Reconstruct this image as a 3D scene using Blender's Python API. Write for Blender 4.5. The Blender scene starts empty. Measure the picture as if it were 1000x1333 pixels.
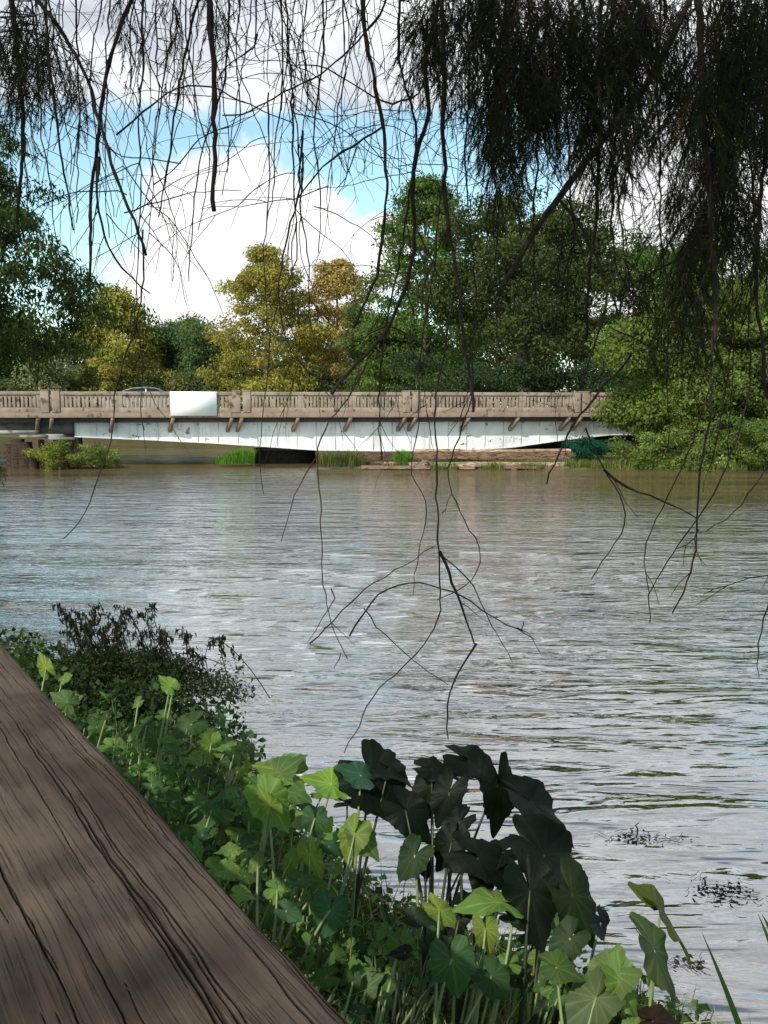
import bpy, math, random
import numpy as np
from mathutils import Vector, Matrix, noise as mnoise
random.seed(7); rng = np.random.default_rng(7)
S = bpy.context.scene
COL = S.collection
R = math.radians

# ------------------------------------------------------------------ camera
EYE = np.array([0, 0, 3.0]); F = 1150.0; CX, CY = 500.0, 666.5; HOR = 530.0
PITCH = math.atan((CY - HOR) / F)
cam = bpy.data.cameras.new('camera'); cam_o = bpy.data.objects.new('camera', cam); COL.objects.link(cam_o)
cam_o.location = EYE; cam_o.rotation_euler = (R(90) - PITCH, 0, 0)
cam.sensor_fit = 'VERTICAL'; cam.sensor_height = 24; cam.lens = 24 * F / 1333
cam.clip_start = 0.02; cam.clip_end = 3000
S.camera = cam_o
S.view_settings.view_transform = 'Standard'; S.view_settings.look = 'None'; S.view_settings.exposure = 0
cp, sp_ = math.cos(PITCH), math.sin(PITCH)
def ray(px, py):
    a = (px - CX) / F; b = -(py - CY) / F
    return np.array([a, cp + b * sp_, -sp_ + b * cp])
def at(px, py, Y):
    d = ray(px, py); return EYE + d * (Y / d[1])
def at_z(px, py, z):
    d = ray(px, py); return EYE + d * ((z - EYE[2]) / d[2])
SUN = np.array([-0.426, -0.609, 0.669]); SUN /= np.linalg.norm(SUN)

# ------------------------------------------------------------------ objects
def setp(o, label=None, cat=None, group=None, kind=None):
    if label: o['label'] = label
    if cat: o['category'] = cat
    if group: o['group'] = group
    if kind: o['kind'] = kind
    return o
def thing(name, loc, label, cat, group=None, rz=0):
    o = bpy.data.objects.new(name, None); COL.objects.link(o)
    o.location = tuple(float(v) for v in loc); o.rotation_euler = (0, 0, rz); o.empty_display_size = .2
    return setp(o, label, cat, group)
class MB:
    """collects geometry (world coords or local) into one mesh"""
    def __init__(s): s.v = []; s.f = []; s.c = []; s.n = 0; s.vv = []
    def add(s, v, f, col=None, vv=0.0):
        v = np.asarray(v, float).reshape(-1, 3); f = np.asarray(f, int)
        s.v.append(v); s.f.append(f + s.n); s.n += len(v)
        if col is None: col = (1, 1, 1)
        col = np.asarray(col, float)
        if col.ndim == 1: col = np.tile(col, (len(v), 1))
        s.c.append(col)
        vv = np.asarray(vv, float)
        s.vv.append(np.full(len(v), float(vv)) if vv.ndim == 0 else vv)
    def box(s, c, d, rz=0, col=None, M=None):
        c = np.array(c, float); h = np.array(d, float) / 2
        v = np.array([[x, y, z] for x in (-1, 1) for y in (-1, 1) for z in (-1, 1)], float) * h
        if M is not None: v = v @ np.array(M).T
        if rz: 
            k, q = math.cos(rz), math.sin(rz); v = v @ np.array([[k, q, 0], [-q, k, 0], [0, 0, 1]])
        s.add(v + c, [[0, 1, 3, 2], [4, 6, 7, 5], [0, 4, 5, 1], [2, 3, 7, 6], [0, 2, 6, 4], [1, 5, 7, 3]], col)
    def tube(s, pts, rad, sides=5, col=None, cap=True):
        P = np.asarray(pts, float); n = len(P)
        if n < 2: return
        r = np.asarray(rad, float); r = np.full(n, float(r)) if r.ndim == 0 else r
        T = np.gradient(P, axis=0); T /= np.linalg.norm(T, axis=1)[:, None] + 1e-9
        ref = np.array([0.0, 1, 0]) if abs(T[0][1]) < .8 else np.array([1.0, 0, 0])
        A = np.cross(T, ref); A /= np.linalg.norm(A, axis=1)[:, None] + 1e-9
        B = np.cross(T, A)
        th = np.arange(sides) / sides * 2 * math.pi
        V = P[:, None, :] + r[:, None, None] * (np.cos(th)[None, :, None] * A[:, None, :] + np.sin(th)[None, :, None] * B[:, None, :])
        i = np.arange(n - 1)[:, None]; j = np.arange(sides)[None, :]; j2 = (j + 1) % sides
        f = np.stack([i * sides + j, i * sides + j2, (i + 1) * sides + j2, (i + 1) * sides + j], -1).reshape(-1, 4)
        s.add(V.reshape(-1, 3), f, col)
        if cap and sides >= 4:
            base = s.n - n * sides
            if sides == 4: s.f.append(np.array([[base + k for k in range(4)], [s.n - 1 - k for k in range(4)]]))
            else:
                for e, pt in ((base, P[0]), (s.n - sides, P[-1])):
                    c0 = s.n; s.v.append(pt[None]); s.c.append(s.c[-1][:1]); s.vv.append(np.zeros(1)); s.n += 1
                    s.f.append(np.array([[e + k, e + (k + 1) % sides, c0] for k in range(sides)]))
    def build(s, name, mat, parent=None, smooth=False, bevel=0):
        V = np.concatenate(s.v) if s.v else np.zeros((0, 3))
        me = bpy.data.meshes.new(name)
        if parent is not None and not getattr(s, 'local', False):
            mw = Matrix.Translation(parent.location) @ parent.rotation_euler.to_matrix().to_4x4()
            if parent.parent is not None: 
                pp = parent.parent; mw = Matrix.Translation(pp.location) @ pp.rotation_euler.to_matrix().to_4x4() @ mw
            Mi = np.array(mw.inverted()); V = V @ Mi[:3, :3].T + Mi[:3, 3]
        quads = [f for f in s.f if f.shape[1] == 4]; tris = [f for f in s.f if f.shape[1] == 3]; other = [f for f in s.f if f.shape[1] > 4]
        loops = []; starts = []; tot = 0
        for f in quads + tris + other:
            k = f.shape[1]; loops.append(f.reshape(-1)); starts.append(tot + np.arange(len(f)) * k); tot += f.size
        L = np.concatenate(loops).astype(np.int32); ST = np.concatenate(starts).astype(np.int32)
        me.vertices.add(len(V)); me.vertices.foreach_set('co', V.astype(np.float32).reshape(-1))
        me.loops.add(len(L)); me.loops.foreach_set('vertex_index', L)
        me.polygons.add(len(ST)); me.polygons.foreach_set('loop_start', ST)
        if smooth: me.polygons.foreach_set('use_smooth', np.ones(len(ST), bool))
        me.update(calc_edges=True); 
        C = np.concatenate(s.c); a = me.color_attributes.new('tint', 'FLOAT_COLOR', 'POINT')
        a.data.foreach_set('color', np.hstack([C, np.ones((len(C), 1))]).astype(np.float32).reshape(-1))
        vv = np.concatenate(s.vv)
        if np.any(vv): me.attributes.new('vein', 'FLOAT', 'POINT').data.foreach_set('value', vv.astype(np.float32))
        me.materials.append(mat)
        o = bpy.data.objects.new(name, me); COL.objects.link(o)
        if parent is not None: o.parent = parent
        if bevel:
            b = o.modifiers.new('bevel', 'BEVEL'); b.width = bevel; b.segments = 2; b.limit_method = 'ANGLE'
        return o
def leaves(mb, C, size, asp, nb, col, axis=None, droop=0.0, fold=.15):
    """rhombic leaves: centres C, length, aspect, normal bias vector nb (0 random)"""
    n = len(C)
    N = rng.normal(size=(n, 3)); N /= np.linalg.norm(N, axis=1)[:, None]
    N = N + np.asarray(nb); N /= np.linalg.norm(N, axis=1)[:, None]
    A = rng.normal(size=(n, 3)) if axis is None else np.asarray(axis) + .45 * rng.normal(size=(n, 3))
    A[:, 2] -= droop
    A -= N * np.sum(A * N, 1)[:, None]; A /= np.linalg.norm(A, axis=1)[:, None] + 1e-9
    B = np.cross(N, A); s = np.asarray(size, float) * np.ones(n); s = s[:, None]
    v = np.stack([C - A * s * .5, C + B * s * asp * .5 + N * s * fold * .5 - A * s * .05, C + A * s * .5 - N * s * fold * .4, C - B * s * asp * .5 + N * s * fold * .5 - A * s * .05], 1)
    col = np.asarray(col, float); col = np.tile(col, (n, 1)) if col.ndim == 1 else col
    mb.add(v.reshape(-1, 3), np.arange(n * 4).reshape(n, 4), np.repeat(col, 4, 0))

# ------------------------------------------------------------------ materials
class NT:
    def __init__(s, name, world=False):
        if world: s.t = S.world.node_tree
        else:
            s.m = bpy.data.materials.new(name); s.m.use_nodes = True; s.t = s.m.node_tree
        s.t.nodes.clear()
    def n(s, typ, inp=None, **kw):
        nd = s.t.nodes.new(typ)
        for k, v in kw.items(): setattr(nd, k, v)
        for k, v in (inp or {}).items():
            if hasattr(v, 'is_output'): s.t.links.new(v, nd.inputs[k])
            else: nd.inputs[k].default_value = v
        return nd
    def math(s, op, a, b=0.0, c=0.0, clamp=False):
        return s.n('ShaderNodeMath', {0: a, 1: b, 2: c}, operation=op, use_clamp=clamp).outputs[0]
    def mix(s, f, a, b, blend='MIX'):
        nd = s.t.nodes.new('ShaderNodeMix'); nd.data_type = 'RGBA'; nd.blend_type = blend
        for i, v in ((0, f), (6, a), (7, b)):
            if hasattr(v, 'is_output'): s.t.links.new(v, nd.inputs[i])
            else: nd.inputs[i].default_value = (tuple(v) + (1,))[:4] if isinstance(v, (tuple, list)) else v
        return nd.outputs[2]
    def noise(s, vec, scale, det=3, rough=.55, dist=0):
        return s.n('ShaderNodeTexNoise', {'Vector': vec, 'Scale': scale, 'Detail': det, 'Roughness': rough, 'Distortion': dist}).outputs[0]
    def ramp(s, v, a, b, smooth=True):
        return s.n('ShaderNodeMapRange', {0: v, 1: a, 2: b, 3: 0.0, 4: 1.0}, interpolation_type='SMOOTHSTEP' if smooth else 'LINEAR').outputs[0]
    def mapv(s, vec, scale=(1, 1, 1), loc=(0, 0, 0), rot=(0, 0, 0)):
        return s.n('ShaderNodeMapping', {'Vector': vec, 'Scale': scale, 'Location': loc, 'Rotation': rot}).outputs[0]
    def out(s, sh): s.n('ShaderNodeOutputMaterial', {'Surface': sh}); return s.m
    def coord(s, k='Object'): return s.n('ShaderNodeTexCoord').outputs[k]
    def pos(s): return s.n('ShaderNodeNewGeometry').outputs['Position']
    def bump(s, h, st=.5, d=.01, normal=None):
        i = {'Height': h, 'Strength': st, 'Distance': d}
        if normal is not None: i['Normal'] = normal
        return s.n('ShaderNodeBump', i).outputs[0]
def m_leaf(name, trans=.35, rough=.6, gloss=.25):
    t = NT(name); a = t.n('ShaderNodeAttribute', attribute_name='tint').outputs['Color']
    nz = t.noise(t.pos(), 1.3, 2); c = t.mix(t.ramp(nz, .3, .7), a, t.mix(1.0, a, (.72, .78, .7), 'MULTIPLY'))
    p = t.n('ShaderNodeBsdfPrincipled', {'Base Color': c, 'Roughness': rough, 'Specular IOR Level': gloss}).outputs[0]
    tr = t.n('ShaderNodeBsdfTranslucent', {'Color': t.mix(1.0, c, (1.5, 1.6, .7), 'MULTIPLY')}).outputs[0]
    return t.out(t.n('ShaderNodeMixShader', {0: trans, 1: p, 2: tr}).outputs[0])
def m_rough(name, c1, c2, scale=4, rough=.85, bump=.4, bd=.01, stretch=(1, 1, 1), attr=False, c3=None, s3=20, t3=.62, coord='Object'):
    t = NT(name); v = t.mapv(t.coord(coord), stretch)
    n1 = t.noise(v, scale, 5, .6); c = t.mix(t.ramp(n1, .3, .7), c1, c2)
    if c3 is not None: c = t.mix(t.ramp(t.noise(v, s3, 4, .6), t3, t3 + .08), c, c3)
    if attr: c = t.mix(1.0, c, t.n('ShaderNodeAttribute', attribute_name='tint').outputs['Color'], 'MULTIPLY')
    h = t.noise(v, scale * 4, 5, .65)
    p = t.n('ShaderNodeBsdfPrincipled', {'Base Color': c, 'Roughness': rough, 'Specular IOR Level': .25, 'Normal': t.bump(h, bump, bd)}).outputs[0]
    return t.out(p)
M = {}
M['leaf'] = m_leaf('tree_foliage', .38, .65, .2)
M['needle'] = m_leaf('drooping_foliage', .12, .85, .1)
M['bark'] = m_rough('tree_bark', (.10, .085, .065), (.20, .18, .15), 3, .95, .8, .05, (4, 4, 1))
M['darkbark'] = m_rough('dark_twig_bark', (.018, .013, .011), (.045, .03, .024), 30, .95, .5, .004)
M['soil'] = m_rough('bank_soil', (.035, .028, .018), (.085, .065, .04), 3, .98, .8, .03, c3=(.05, .08, .02), s3=7, t3=.5)
M['grassy'] = m_rough('grassy_bank_ground', (.05, .075, .02), (.11, .10, .045), 1.2, .98, .8, .08, c3=(.12, .08, .045), s3=3, t3=.55)
M['conc'] = m_rough('weathered_tan_concrete', (.20, .155, .120), (.31, .25, .195), 1.1, .92, .5, .02, (1, 1, 1), c3=(.10, .07, .05), s3=2.6, t3=.56)
M['fascia'] = m_rough('stained_deck_fascia', (.20, .135, .10), (.28, .21, .155), 1.5, .92, .4, .02, (1, 1, .5), c3=(.12, .08, .06), s3=3, t3=.56)
M['asphalt'] = m_rough('asphalt_roadway', (.045, .045, .045), (.07, .07, .068), 6, .95, .4, .01)
M['grey'] = m_rough('grey_concrete', (.17, .165, .155), (.28, .27, .25), 1.5, .92, .5, .02, c3=(.09, .08, .07), s3=2, t3=.58)
M['timber'] = m_rough('rotten_red_timber', (.11, .065, .045), (.28, .19, .13), 2.5, .9, .9, .03, (1, 4, 6), attr=True, c3=(.03, .02, .015), s3=4, t3=.54)
M['white'] = m_rough('white_board_paint', (.80, .80, .80), (.84, .84, .83), 3, .6, .1, .005)
M['galv'] = m_rough('galvanised_steel', (.35, .36, .37), (.45, .46, .47), 8, .5, .1, .003)
M['deckwood'] = m_rough('deck_boards', (.16, .12, .09), (.26, .2, .15), 3, .85, .7, .004, (1.5, 18, 18))

def m_girder():
    t = NT('peeling_white_girder_paint'); v = t.coord('Object')
    n1 = t.noise(v, .7, 4); c = t.mix(t.ramp(n1, .35, .65), (.74, .74, .73), (.60, .61, .62))
    st = t.noise(t.mapv(v, (2.2, 1, .35)), 2.0, 5, .65)
    c = t.mix(t.math('MULTIPLY', t.ramp(st, .48, .72), .42), c, (.24, .21, .19))
    rn = t.noise(v, 3.2, 6, .7); big = t.noise(v, .35, 2)
    c = t.mix(t.math('MULTIPLY', t.ramp(rn, .60, .64), t.ramp(big, .46, .56)), c, (.13, .07, .045))
    p = t.n('ShaderNodeBsdfPrincipled', {'Base Color': c, 'Roughness': .6, 'Normal': t.bump(rn, .3, .02)}).outputs[0]
    return t.out(p)
M['girder'] = m_girder()
def m_plank():
    t = NT('weathered_grey_brown_rail_wood'); v = t.coord('Object')
    w = t.n('ShaderNodeVectorMath', {0: v, 1: t.n('ShaderNodeVectorMath', {0: t.n('ShaderNodeTexNoise', {'Vector': v, 'Scale': 3.0, 'Detail': 2.0}).outputs[1], 1: (0, .014, 0)}, operation='MULTIPLY').outputs[0]}, operation='ADD').outputs[0]
    fine = t.noise(t.mapv(w, (5, 260, 60)), 1.0, 5, .6)
    mid = t.noise(t.mapv(w, (1.6, 42, 20)), 1.0, 4, .55)
    hair = t.ramp(t.noise(t.mapv(w, (9, 520, 80), (1, 2, 3)), 1.0, 4, .65), .55, .66)
    crack = t.n('ShaderNodeAttribute', attribute_name='vein').outputs['Fac']
    c = t.mix(t.ramp(mid, .3, .7), (.034, .023, .017), (.098, .069, .050))
    c = t.mix(t.math('MULTIPLY', t.ramp(fine, .36, .60), .65), c, (.042, .026, .019))
    blot = t.noise(v, 5.0, 4, .6); c = t.mix(t.math('MULTIPLY', t.ramp(blot, .4, .7), .5), c, (.15, .115, .088))
    c = t.mix(t.math('MULTIPLY', t.ramp(t.noise(v, 130, 3), .62, .72), .5), c, (.06, .04, .035))
    c = t.mix(t.math('MULTIPLY', hair, .6), c, (.028, .017, .012))
    c = t.mix(t.math('MULTIPLY', crack, .9), c, (.022, .014, .012))
    h = t.math('ADD', t.math('MULTIPLY', fine, .18), t.math('MULTIPLY', mid, .35))
    h = t.math('SUBTRACT', h, t.math('ADD', t.math('MULTIPLY', crack, 1.1), t.math('MULTIPLY', hair, .3)))
    p = t.n('ShaderNodeBsdfPrincipled', {'Base Color': c, 'Roughness': .82, 'Specular IOR Level': .2, 'Normal': t.bump(h, .9, .0045)}).outputs[0]
    return t.out(p)
M['plank'] = m_plank()
def m_taro():
    t = NT('elephant_ear_leaf'); a = t.n('ShaderNodeAttribute', attribute_name='tint').outputs['Color']
    ve = t.n('ShaderNodeAttribute', attribute_name='vein').outputs['Fac']
    g = t.n('ShaderNodeNewGeometry'); v = g.outputs['Position']
    c = t.mix(t.ramp(t.noise(v, 14, 4), .35, .7), a, t.mix(1.0, a, (.70, .74, .75), 'MULTIPLY'))
    c = t.mix(t.math('MULTIPLY', t.ramp(t.noise(v, 38, 5, .65), .66, .74), .5), c, t.mix(1.0, c, (2.4, 1.0, .5), 'MULTIPLY')); c = t.mix(t.ramp(t.noise(v, 7, 3), .35, .7), c, t.mix(1.0, c, (1.35, 1.12, .8), 'MULTIPLY'))
    c = t.mix(t.math('MULTIPLY', ve, .8), c, t.mix(1.0, c, (2.6, 2.0, 2.3), 'MULTIPLY'))
    under = t.mix(1.0, c, (1.25, 1.2, 1.15), 'MULTIPLY'); c2 = t.mix(g.outputs['Backfacing'], c, under)
    h = t.math('ADD', t.math('MULTIPLY', ve, .6), t.noise(v, 60, 3))
    p = t.n('ShaderNodeBsdfPrincipled', {'Base Color': c2, 'Roughness': .55, 'Specular IOR Level': .16, 'Normal': t.bump(h, .5, .004)}).outputs[0]
    tr = t.n('ShaderNodeBsdfTranslucent', {'Color': t.mix(1.0, c, (2.0, 2.1, .7), 'MULTIPLY')}).outputs[0]
    return t.out(t.n('ShaderNodeMixShader', {0: .3, 1: p, 2: tr}).outputs[0])
M['taro'] = m_taro()
def m_stalk():
    t = NT('leaf_stalk'); a = t.n('ShaderNodeAttribute', attribute_name='tint').outputs['Color']
    p = t.n('ShaderNodeBsdfPrincipled', {'Base Color': a, 'Roughness': .5}).outputs[0]; return t.out(p)
M['stalk'] = m_stalk()
def m_water():
    t = NT('muddy_river_water'); v = t.pos(); sx = t.n('ShaderNodeSeparateXYZ', {0: v})
    def wave(sc, sx_, sy_, det, rot, dist=.6): return t.noise(t.mapv(v, (sx_, sy_, 1), (0, 0, 0), (0, 0, rot)), sc, det, .55, dist)
    big = wave(1.0, .40, 1.5, 3, .12); med = wave(1.0, 1.25, 5.0, 3, -.06); sm = wave(1.0, 8, 17, 3, .2)
    far = t.ramp(sx.outputs['Y'], 5.5, 13.0); patch = t.ramp(t.noise(t.mapv(v, (.10, .22, 1)), 1.0, 3), .35, .65)
    calm = t.math('SUBTRACT', 1.0, t.math('MULTIPLY', t.ramp(sx.outputs['Y'], 16, 42), .62)); far = t.math('MULTIPLY', far, calm)
    amt = t.math('MULTIPLY', t.math('MULTIPLY_ADD', far, .82, .14), t.math('MULTIPLY_ADD', patch, .5, .5))
    h = t.math('MULTIPLY', t.math('MULTIPLY', big, .13), calm)
    h = t.math('ADD', h, t.math('MULTIPLY', t.math('MULTIPLY', med, .105), amt))
    h = t.math('ADD', h, t.math('MULTIPLY', t.math('MULTIPLY', sm, .012), amt))
    nrm = t.bump(h, 1.0, 1.0)
    mud = t.mix(t.ramp(t.noise(t.mapv(v, (.05, .12, 1)), 1.0, 3), .3, .7), (.050, .033, .017), (.070, .046, .026))
    fr = t.n('ShaderNodeFresnel', {'IOR': 1.42, 'Normal': nrm}).outputs[0]
    gl = t.n('ShaderNodeBsdfGlossy', {'Color': (.96, .985, 1, 1), 'Roughness': .03, 'Normal': nrm}).outputs[0]
    turb = t.math('MULTIPLY', t.ramp(t.math('ADD', sx.outputs['Y'], t.math('MULTIPLY', sx.outputs['X'], .35)), 21, 41), t.math('MULTIPLY_ADD', t.ramp(t.noise(t.mapv(v, (.06, .5, 1)), 1.0, 4), .35, .6), .5, .5)); mud = t.mix(turb, mud, (.125, .086, .042))
    fac = t.math('MULTIPLY', t.math('MULTIPLY_ADD', fr, 1.5, .34, clamp=True), t.math('MULTIPLY_ADD', turb, -.52, 1.0))
    df = t.n('ShaderNodeBsdfDiffuse', {'Color': mud}).outputs[0]
    return t.out(t.n('ShaderNodeMixShader', {0: fac, 1: df, 2: gl}).outputs[0])
M['water'] = m_water()

# ------------------------------------------------------------------ world and sun
S.world = bpy.data.worlds.new('World'); S.world.use_nodes = True
def build_world():
    t = NT('w', True); d = t.coord('Generated')
    sky = t.n('ShaderNodeTexSky', sky_type='NISHITA', sun_disc=False)
    sky.sun_elevation = R(42); sky.sun_rotation = math.atan2(SUN[0], SUN[1]); sky.air_density = 1.0; sky.dust_density = .6; sky.ozone_density = 1.2
    skyc = t.mix(1.0, sky.outputs[0], (.235, .26, .215), 'MULTIPLY')
    sep = t.n('ShaderNodeSeparateXYZ', {0: d}); z = sep.outputs['Z']
    warp = t.n('ShaderNodeTexNoise', {'Vector': d, 'Scale': 9.0, 'Detail': 8.0, 'Roughness': .58}).outputs[1]
    wv = t.n('ShaderNodeVectorMath', {0: t.n('ShaderNodeVectorMath', {0: warp, 1: (.5, .5, .5)}, operation='SUBTRACT').outputs[0], 1: (.19, .19, .15)}, operation='MULTIPLY').outputs[0]
    dw = t.n('ShaderNodeVectorMath', {0: d, 1: wv}, operation='ADD').outputs[0]
    def blob(px, py, rad):
        c = ray(px, py); c = c / np.linalg.norm(c)
        ln = t.n('ShaderNodeVectorMath', {0: dw, 1: tuple(c)}, operation='DISTANCE').outputs['Value']
        return t.math('SUBTRACT', 1.0, t.math('DIVIDE', ln, rad / F))
    bl = None
    for b in ((330, 280, 95), (260, 310, 100), (380, 330, 95), (215, 370, 80), (300, 375, 110), (420, 400, 80), (500, 330, 60), (800, 290, 85), (880, 260, 90), (960, 330, 100), (740, 360, 80), (1150, 300, 130), (-150, 380, 90), (1500, 250, 200), (-500, 300, 160)):
        q = blob(*b); bl = q if bl is None else t.math('MAXIMUM', bl, q)
    cum = t.ramp(bl, -.10, .20)
    up = t.noise(t.mapv(dw, (1, 1, 1.9), (.4, .7, 0)), 2.3, 6, .55)
    e = t.math('MULTIPLY_ADD', t.ramp(z, .255, .36), .42, -.20)
    front = t.math('MULTIPLY', t.ramp(sep.outputs['Y'], .0, .45), t.math('SUBTRACT', 1.0, t.ramp(z, .62, .85)))
    upm = t.math('MULTIPLY', t.ramp(t.math('ADD', up, e), .46, .60), t.math('MULTIPLY_ADD', front, .85, .15))
    shade = t.noise(t.mapv(dw, (1, 1, 2.2), (2.1, .3, 0)), 4.2, 6, .6)
    gy = t.ramp(t.math('MULTIPLY', shade, 1.0), .36, .60)
    uc = t.mix(gy, (.66, .71, .79), (1.14, 1.16, 1.17))
    cs = t.ramp(t.noise(t.mapv(d, (1, 1, 1), (0, 0, .1)), 13, 6, .6), .3, .7)
    cc = t.mix(cs, (1.02, 1.02, 1.05), (1.25, 1.24, 1.22))
    c = t.mix(upm, skyc, uc); c = t.mix(cum, c, cc)
    haze = t.math('SUBTRACT', 1.0, t.ramp(z, -.02, .12)); c = t.mix(t.math('MULTIPLY', haze, .5), c, (.72, .80, .88))
    bg = t.n('ShaderNodeBackground', {'Color': c, 'Strength': 1.0}).outputs[0]
    t.n('ShaderNodeOutputWorld', {'Surface': bg})
build_world()
sl = bpy.data.lights.new('sun', 'SUN'); sl.energy = 5.0; sl.angle = R(.53); sl.color = (1, .93, .82)
so = bpy.data.objects.new('sun', sl); COL.objects.link(so); so.rotation_euler = Vector(SUN).to_track_quat('Z', 'Y').to_euler(); so.location = (-10, -14, 16)

# ------------------------------------------------------------------ terrain
SH = np.array([(6, 1.2), (2.6, 2.9), (1.25, 4.15), (.3, 4.75), (-.3, 5.3), (-.85, 6.3), (-1.3, 7.7), (-2.4, 8.9), (-4.2, 9.9), (-9.4, 11.5), (-11.0, 17), (-11.9, 23), (-17, 30), (-22, 38), (-30, 48), (-60, 60), (-200, 70)], float)
def bank_d(P):
    """signed distance to the near shoreline, positive on land"""
    P = np.atleast_2d(P); best = np.full(len(P), 1e9); sg = np.ones(len(P))
    for a, b in zip(SH[:-1], SH[1:]):
        ab = b - a; tt = np.clip(((P - a) @ ab) / (ab @ ab), 0, 1); q = a + tt[:, None] * ab
        d = np.linalg.norm(P - q, axis=1); cr = ab[0] * (P[:, 1] - a[1]) - ab[1] * (P[:, 0] - a[0])
        m = d < best - 1e-9; best[m] = d[m]; sg[m] = np.sign(cr[m])
    return best * sg
def nz(x, y, s, o=0): return np.array([mnoise.noise(Vector((float(a) * s, float(b) * s, o))) for a, b in zip(np.ravel(x), np.ravel(y))])
def ground_h(P):
    d = bank_d(P); z = np.where(d > 0, np.minimum(.02 + .30 * d, .95 + .0 * d), .45 * d)
    return np.maximum(z, -1.6)
def grid_mesh(name, xs, ys, hf, mat, label=None):
    X, Y = np.meshgrid(xs, ys); P = np.stack([X.ravel(), Y.ravel()], 1); z = hf(P)
    nx, ny = len(xs), len(ys); i, j = np.meshgrid(np.arange(nx - 1), np.arange(ny - 1)); k = (j * nx + i).ravel()
    mb = MB(); mb.add(np.column_stack([P, z]), np.stack([k, k + 1, k + nx + 1, k + nx], 1))
    o = mb.build(name, mat, smooth=True); setp(o, kind='structure'); return o
hf = lambda P: ground_h(P) + np.where(bank_d(P) > 0, 1, .3) * (.06 * nz(P[:, 0], P[:, 1], 1.3) + .03 * nz(P[:, 0], P[:, 1], 4, 5))
grid_mesh('near_bank', np.concatenate([np.linspace(-120, -14, 30), np.linspace(-13.5, 7, 90), np.linspace(8, 60, 14)]),
          np.concatenate([np.linspace(-60, -3, 14), np.linspace(-2.5, 15, 80), np.linspace(16, 70, 40)]), hf, M['soil'])
def right_h(P):
    x, y = P[:, 0], P[:, 1]
    e = 42.6 + .7 * np.sin(x * .7) + .8 * nz(x, y * 0, .5) - .012 * np.maximum(x - 9, 0) ** 1.5
    d = np.minimum(y - e, (x - 7.5) * 1.2 + np.clip((y - 52) * .6, 0, 19)); d = np.minimum(d, 7)
    return np.where(d > 0, .03 + .16 * d, .4 * d).clip(-1.6, 1.4) + .06 * nz(x, y, 1.1)
grid_mesh('right_bank', np.linspace(-18, 60, 100), np.linspace(40, 90, 90), right_h, M['grassy'])
def far_h(P):
    x, y = P[:, 0], P[:, 1]; d = y - (90 + 3 * np.sin(x * .08))
    return np.where(d > 0, np.minimum(.1 + .12 * d, 2.0), .3 * d).clip(-1.6, 3) + .15 * nz(x, y, .3)
grid_mesh('far_bank', np.linspace(-500, 500, 120), np.concatenate([np.linspace(84, 110, 26), np.geomspace(115, 1500, 20)]), far_h, M['grassy'])
def build_water():
    ys = np.geomspace(1.0, 60, 420); ys = np.concatenate([[-60, -20, -5], ys, np.geomspace(63, 1500, 20)])
    us = np.linspace(-.62, .62, 300); us = np.concatenate([[-12, -4, -1.6, -.9], us, [.9, 1.6, 4, 12]])
    U, Y = np.meshgrid(us, ys); X = U * np.maximum(np.abs(Y), 1.0) * np.where(np.abs(U) > .8, 1 + 40 / (1 + np.maximum(np.abs(Y), 1)), 1)
    Z = np.zeros_like(X); q = np.random.default_rng(3)
    fade = np.clip((Y - 1) / 3, 0, 1) * np.clip((24 - Y) / 14, 0, 1); amp = .25 + .75 * np.clip((Y - 5.5) / 7, 0, 1)
    for k in range(26):
        lam = q.uniform(.35, 2.2); an = q.normal(R(80), R(20)); kk = 2 * math.pi / lam
        Z += .0016 * lam ** .9 * np.sin(kk * (X * math.cos(an) + Y * math.sin(an)) + q.uniform(0, 6.3) + 1.2 * np.sin(X * .5 + k) * .5 + .6 * np.sin(Y * .33 + X * .2 + k * 2))
    Z *= fade * amp * 1.3
    nx, ny = len(us), len(ys); i, j = np.meshgrid(np.arange(nx - 1), np.arange(ny - 1)); k = (j * nx + i).ravel()
    mb = MB(); mb.add(np.stack([X, Y, Z], -1).reshape(-1, 3), np.stack([k, k + 1, k + nx + 1, k + nx], 1))
    setp(mb.build('river_water', M['water'], smooth=True), kind='structure')
build_water()

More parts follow.
